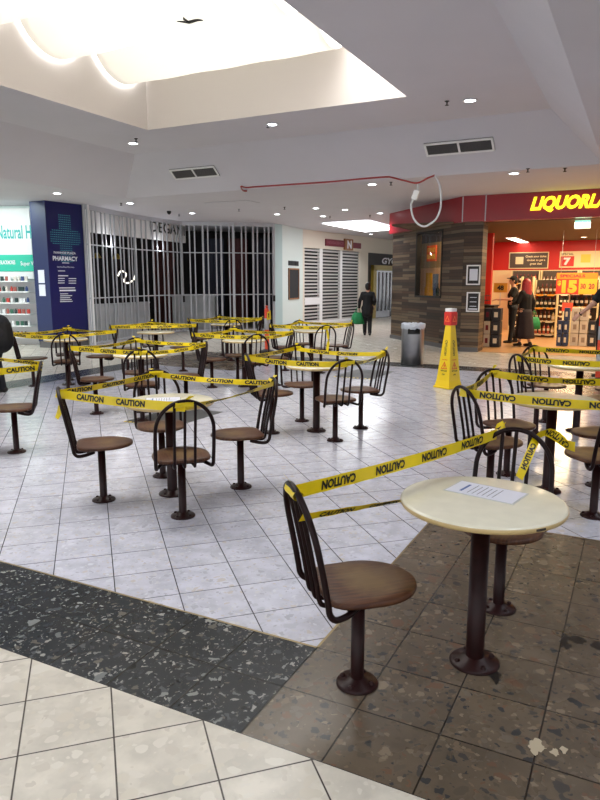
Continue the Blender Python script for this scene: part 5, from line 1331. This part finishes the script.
def remeshed(bm, name, m, parent, vox, sm=4):
    o = finish(bm, name, m); md = o.modifiers.new('r', 'REMESH'); md.mode = 'VOXEL'; md.voxel_size = vox
    s = o.modifiers.new('s', 'SMOOTH'); s.iterations = sm; s.factor = .5
    dg = bpy.context.evaluated_depsgraph_get(); me = bpy.data.meshes.new_from_object(o.evaluated_get(dg)); o.modifiers.clear(); o.data = me
    for p in me.polygons: p.use_smooth = True
    o.parent = parent; return o
def hand(bm, wrist, dirv, palm_n, sc=1.0, curl=.5):
    """palm with four fingers and a thumb; dirv fingers' direction, palm_n palm side"""
    d = Vector(dirv).normalized(); n = Vector(palm_n); n = (n-d*n.dot(d)).normalized(); s = d.cross(n)
    w = Vector(wrist); pc = w+d*.045*sc
    for k in (-1, 0, 1): capsule(bm, w+s*.012*k*sc+d*.01, w+d*.085*sc+s*.024*k*sc, .016*sc, .013*sc, 8)
    for k, ln in zip((-1.5, -.5, .5, 1.5), (.072, .082, .076, .058)):
        b0 = w+d*.088*sc+s*.0195*k*sc; q1 = b0+(d*math.cos(curl*.4)+n*math.sin(curl*.4))*ln*.42*sc; q2 = q1+(d*math.cos(curl*1.2)+n*math.sin(curl*1.2))*ln*.32*sc; q3 = q2+(d*math.cos(curl*2)+n*math.sin(curl*2))*ln*.26*sc
        capsule(bm, b0, q1, .0095*sc, .009*sc, 8); capsule(bm, q1, q2, .009*sc, .0082*sc, 8); capsule(bm, q2, q3, .0082*sc, .007*sc, 8)
    t0 = w+d*.025*sc-s*.022*sc; t1 = t0+(d*.7-s*.7+n*.2).normalized()*.04*sc; t2 = t1+(d*.95-s*.2+n*.4).normalized()*.03*sc
    capsule(bm, t0, t1, .013*sc, .011*sc, 8); capsule(bm, t1, t2, .011*sc, .009*sc, 8)
def person(loc, rz, J, label, top_m, leg_m, sleeve='long', hair=None, hair_m=None, skirt=False, cap=False, shoes=M['shoe'], watch=False, jacket_long=False, w=1.0):
    """local frame: facing +y, x to the figure's right... J joints: dict of local vectors"""
    t = empty('person', loc, rz); tag(t, label, 'person')
    V_ = {k: Vector(v) for k, v in J.items()}
    hd = V_['head']; nk = V_['neck']; ch = V_['chest']; pv = V_['pelvis']
    hdir = (hd-nk).normalized(); hr = Matrix.Rotation(V_['look'].x if 'look' in V_ else 0, 4, 'Z')
    bm = bmesh.new()
    ellipsoid(bm, hd, (.073, .092, .112), hr); ellipsoid(bm, hd+hr.to_3x3() @ Vector((0, .02, -.055)), (.055, .07, .062), hr)     # skull, jaw
    fx = hr.to_3x3()
    capsule(bm, hd+fx @ Vector((0, .088, .012)), hd+fx @ Vector((0, .108, -.022)), .008, .014, 8)      # nose
    for s in (-1, 1):
        ellipsoid(bm, hd+fx @ Vector((s*.077, -.005, -.01)), (.01, .02, .03), hr)
        ellipsoid(bm, hd+fx @ Vector((s*.03, .082, .028)), (.02, .008, .006), hr)       # brow
    ellipsoid(bm, hd+fx @ Vector((0, .088, -.052)), (.022, .01, .009), hr)               # lips
    capsule(bm, nk-Vector((0, 0, .03)), hd-Vector((0, .01, .06)), .055, .05)
    capsule(bm, ch, pv, .125*w, .13*w); capsule(bm, ch+Vector((-.05, 0, 0)), ch+Vector((.05, 0, 0)), .11*w, .11*w)
    for s in 'lr':
        sh, el, wr = V_['sh_'+s], V_['el_'+s], V_['wr_'+s]; hp, kn_, an = V_['hip_'+s], V_['kn_'+s], V_['an_'+s]
        capsule(bm, nk-Vector((0, 0, .075)), sh, .05, .05*w); capsule(bm, sh, el, .05*w, .04*w); capsule(bm, el, wr, .04*w, .026)
        hdv = (wr-el).normalized(); hd_ = V_.get('hd_'+s, hdv); hand(bm, wr, hd_, V_.get('pn_'+s, Vector((-1 if s == 'r' else 1, 0, 0))), 1.0, .55)
        capsule(bm, pv+(hp-pv)*.5, hp, .1*w, .095*w); capsule(bm, hp, kn_, .085*w, .056); capsule(bm, kn_, an, .055, .036)
        capsule(bm, an-Vector((0, .02, .03)), an+Vector((0, .13, -.055)), .035, .025)
    remeshed(bm, 'body', M['skin'], t, .007, 3)
    # eyes
    bm = bmesh.new()
    for s in (-1, 1): ellipsoid(bm, hd+fx @ Vector((s*.03, .083, .012)), (.012, .008, .007), hr)
    finish(bm, 'eyes', M['black'], t)
    # top
    bm = bmesh.new(); g = .012
    capsule(bm, ch, pv+Vector((0, 0, .02)), .125*w+g, .132*w+g); capsule(bm, ch+Vector((-.06, 0, .02)), ch+Vector((.06, 0, .02)), .11*w+g, .11*w+g)
    if jacket_long: capsule(bm, pv, pv-Vector((0, 0, .16)), .155*w, .17*w)
    for s in 'lr':
        sh, el, wr = V_['sh_'+s], V_['el_'+s], V_['wr_'+s]
        capsule(bm, nk-Vector((0, 0, .06)), sh, .056+g, .056*w+g)
        if sleeve == 'long': capsule(bm, sh, el, .052*w+g, .042*w+g); capsule(bm, el, el.lerp(wr, .93), .042*w+g, .03+g)
        elif sleeve == 'half': capsule(bm, sh, el, .056*w+g, .046*w+g); capsule(bm, el, el.lerp(wr, .35), .044*w+g, .038+g)
        else: capsule(bm, sh, sh.lerp(el, .6), .056*w+g, .056*w+g)
    remeshed(bm, 'top', top_m, t, .012, 4)
    bm = bmesh.new()
    if skirt:
        n = 40; rg = []
        kz = V_['an_l'].z+.12
        for k in range(9):
            f = k/8; c_ = pv.lerp(Vector(((V_['an_l'].x+V_['an_r'].x)/2, (V_['an_l'].y+V_['an_r'].y)/2, kz)), f)
            rad = .135*w+.02+.09*f
            rg.append([bm.verts.new((c_.x+(rad+.012*f*math.sin(a*7))*math.cos(a), c_.y+(rad+.012*f*math.sin(a*7))*.85*math.sin(a), c_.z)) for a in [2*PI*i/n for i in range(n)]])
        for a, b in zip(rg, rg[1:]):
            for i in range(n): bm.faces.new((a[i], a[(i+1) % n], b[(i+1) % n], b[i])).smooth = True
        o = finish(bm, 'skirt', leg_m, t); o.modifiers.new('t', 'SOLIDIFY').thickness = .006
    else:
        capsule(bm, pv+Vector((0, 0, .05)), pv, .125*w+g, .135*w+g)
        for s in 'lr':
            hp, kn_, an = V_['hip_'+s], V_['kn_'+s], V_['an_'+s]
            capsule(bm, pv+(hp-pv)*.5, hp, .1*w+g, .095*w+g); capsule(bm, hp, kn_, .087*w+g, .06+g); capsule(bm, kn_, an+Vector((0, 0, .0)), .06+g, .045+g)
        remeshed(bm, 'trousers', leg_m, t, .012, 4)
    for s in 'lr':
        an = V_['an_'+s]; bm = bmesh.new(); capsule(bm, an-Vector((0, .03, .035)), an+Vector((0, .14, -.05)), .045, .035); capsule(bm, an-Vector((0, .01, .0)), an-Vector((0, .02, .04)), .045, .045)
        for v in bm.verts: v.co.z = max(v.co.z, an.z-.085)
        remeshed(bm, 'shoe', shoes, t, .01, 2)
    if hair:
        bm = bmesh.new(); ellipsoid(bm, hd+fx @ Vector((0, -.018, .015)), (.11, .115, .112) if hair == 'long' else (.086, .098, .108), hr)
        if hair == 'long':
            for k in range(9):
                a = PI+PI*k/8; q = hd+fx @ Vector((.075*math.cos(a), .075*math.sin(a)-.0, .0)); e = hd+fx @ Vector((.115*math.cos(a), .10*math.sin(a)-.01, -.25-.02*(k % 3)))
                capsule(bm, q, e, .055, .04)
            capsule(bm, hd+fx @ Vector((0, -.06, 0)), hd+fx @ Vector((0, -.09, -.22)), .07, .06)
        elif hair == 'bun': ellipsoid(bm, hd+fx @ Vector((0, -.08, .07)), (.045, .045, .045)); ellipsoid(bm, hd+fx @ Vector((0, -.04, -.04)), (.075, .065, .07), hr)
        else: ellipsoid(bm, hd+fx @ Vector((0, -.035, -.02)), (.08, .075, .08), hr)
        # keep the face clear
        o = remeshed(bm, 'hair', hair_m, t, .01, 3)
        inv = hr.inverted().to_3x3()
        for v in o.data.vertices:
            l = inv @ (v.co-hd)
            if l.y > .055 and l.z < .075: v.co = v.co - fx @ Vector((0, (l.y-.05), 0))
    if cap:
        bm = bmesh.new(); ellipsoid(bm, hd+fx @ Vector((0, -.005, .055)), (.088, .102, .075), hr); ellipsoid(bm, hd+fx @ Vector((0, .11, .06)), (.065, .075, .012), hr)
        remeshed(bm, 'cap', M['black_cloth'], t, .008, 2)
    if watch:
        bm = bmesh.new(); wr, el = V_['wr_'+watch], V_['el_'+watch]; d = (wr-el).normalized(); c_ = wr-d*.02; u = d.orthogonal().normalized(); v = d.cross(u)
        tube(bm, [c_+(u*math.cos(a)+v*math.sin(a))*.031 for a in [2*PI*i/14 for i in range(14)]], .008, 6, closed=True); finish(bm, 'wristwatch', M['black'], t)
    return t
def base(h=1.7, **kw):
    s = h/1.7
    J = dict(head=(0, .02, 1.585), neck=(0, 0, 1.43), chest=(0, 0, 1.24), pelvis=(0, 0, .95), sh_l=(-.16, 0, 1.35), sh_r=(.16, 0, 1.35), el_l=(-.23, -.03, 1.12), el_r=(.23, -.03, 1.12), wr_l=(-.25, .03, .88), wr_r=(.25, .03, .88),
             hip_l=(-.085, 0, .89), hip_r=(.085, 0, .89), kn_l=(-.09, .01, .49), kn_r=(.09, .01, .49), an_l=(-.09, -.02, .085), an_r=(.09, -.02, .085))
    J.update(kw)
    out = {}
    for k, v in J.items():
        out[k] = tuple(c*s for c in v) if k not in ('look', 'an_l', 'an_r') and not k.startswith(('hd', 'pn')) else tuple(v)
    return out
def bag(handpos, w, h, label, rz=0):
    t = empty('shopping_bag', (handpos[0], handpos[1], handpos[2]), rz); tag(t, label, 'bag', 'green shopping bags')
    bm = bmesh.new(); zs = [(-.16, .55, .05), (-.2, .75, .07), (-.3, .95, .09), (-.16-h, 1, .1), (-.165-h, .9, .08)]
    rg = []
    for z, sx, dy in zs: rg.append([bm.verts.new((x*w/2*sx, y*dy, z)) for x, y in ((-1, -1), (-.3, -1.25), (.3, -1.2), (1, -1), (1, 1), (.3, 1.2), (-.3, 1.25), (-1, 1))])
    for a, b in zip(rg, rg[1:]):
        for i in range(8): bm.faces.new((a[i], a[(i+1) % 8], b[(i+1) % 8], b[i])).smooth = True
    bm.faces.new(rg[-1]); o = finish(bm, 'bag_body', M['green_bag'], t)
    for y in (-.05, .05):
        bm = bmesh.new(); tube(bm, spline([(-w*.2, y, -.17), (-w*.12, y*.5, -.06), (0, y*.1, -.006), (w*.12, y*.5, -.06), (w*.2, y, -.17)], 4), .007, 6); finish(bm, 'bag_handle', M['green_bag'], t)
# 1 woman walking away with a green bag (facing +y away from the viewer)
q = at_z(367, 335.5, 0); wx, wy = q.x, q.y
J = base(1.56, an_l=(-.07, .10, .085), kn_l=(-.08, .09, .48), an_r=(.08, -.14, .095), kn_r=(.08, .02, .48), el_l=(-.25, -.03, 1.13), wr_l=(-.27, .04, .90), el_r=(.23, -.06, 1.14), wr_r=(.22, .09, 1.0))
person((wx, wy, 0), math.radians(-6), J, 'person in black walking away down the corridor, green bag in one hand', M['black_cloth'], M['black_cloth'], 'long', 'bun', M['dark_hair'], jacket_long=True, w=1.05)
wl_p = Matrix.Rotation(math.radians(-6), 3, 'Z') @ (Vector(J['wr_l'])+Vector((-.01, .03, -.10)))
bag((wx+wl_p.x-.03, wy+wl_p.y, wl_p.z+.12), .36, .34, 'green shopping bag carried by the person walking away', .2)
# 2 man in cap at the counter: faces left (-x)
q = at_z(511, 343, 0)
J = base(1.74, el_l=(-.2, .1, 1.12), wr_l=(-.16, .36, 1.12), el_r=(.2, .1, 1.12), wr_r=(.12, .36, 1.1), hd_l=(0, 1, 0), hd_r=(0, 1, 0), pn_l=(0, 0, -1), pn_r=(0, 0, -1), an_l=(-.1, .05, .085), an_r=(.1, -.12, .085))
person((q.x, q.y, .004), math.radians(82), J, 'person in black t-shirt and cap reaching over the shop counter', M['black_cloth'], M['dark_jeans'], 'short', 'short', M['dark_hair'], cap=True)
# 3 red-haired woman
q = at_z(523, 346.5, 0)
J = base(1.66, el_r=(.27, -.05, 1.13), wr_r=(.3, -.02, .9), el_l=(-.22, .08, 1.12), wr_l=(-.1, .3, 1.08), hd_l=(.2, 1, 0), an_l=(-.09, .06, .085), an_r=(.09, -.12, .085))
person((q.x, q.y, .004), math.radians(38), J, 'person with long red hair in black top and long dark skirt inside the shop', M['black_cloth'], M['skirt'], 'long', 'long', M['red_hair'], skirt=True, w=1.1)
pr_ = Matrix.Rotation(math.radians(38), 3, 'Z') @ (Vector(J['wr_r'])+Vector((.0, .0, -.08)))
bag((q.x+pr_.x+.03, q.y+pr_.y-.03, pr_.z+.09), .3, .3, 'green shopping bag hanging from the red haired person', .5)
# 4 man at the right edge
mq = (5.1, 11.1)
J = base(1.8, el_l=(-.29, .02, 1.17), wr_l=(-.37, .20, 1.0), hd_l=(-.35, .5, -.55), el_r=(.26, 0, 1.1), look=(.2, 0, 0))
person((mq[0], mq[1], 0), math.radians(20), J, 'person in black t-shirt at the right frame edge, forearm reaching out with a wristwatch', M['black_cloth'], M['black_cloth'], 'short', 'short', M['dark_hair'], watch='l', w=1.1)
# 5 person at the left edge leaning forward
q = at_z(3, 394, 0)
J = base(1.72, pelvis=(0, -.12, .93), chest=(0, .18, 1.13), neck=(0, .34, 1.26), head=(0, .46, 1.36), sh_l=(-.17, .3, 1.21), sh_r=(.17, .3, 1.21), el_l=(-.24, .42, .97), el_r=(.24, .42, .97), wr_l=(-.2, .58, .82), wr_r=(.2, .58, .82), hip_l=(-.09, -.11, .88), hip_r=(.09, -.11, .88), kn_l=(-.1, .02, .49), kn_r=(.1, -.02, .49), an_l=(-.1, .0, .085), an_r=(.1, -.08, .085))
person((q.x-.11, q.y, 0), math.radians(100), J, 'person in black coat and dark jeans leaning forward at the left frame edge', M['black_cloth'], M['dark_jeans'], 'long', 'short', M['dark_hair'], jacket_long=True, w=1.15)
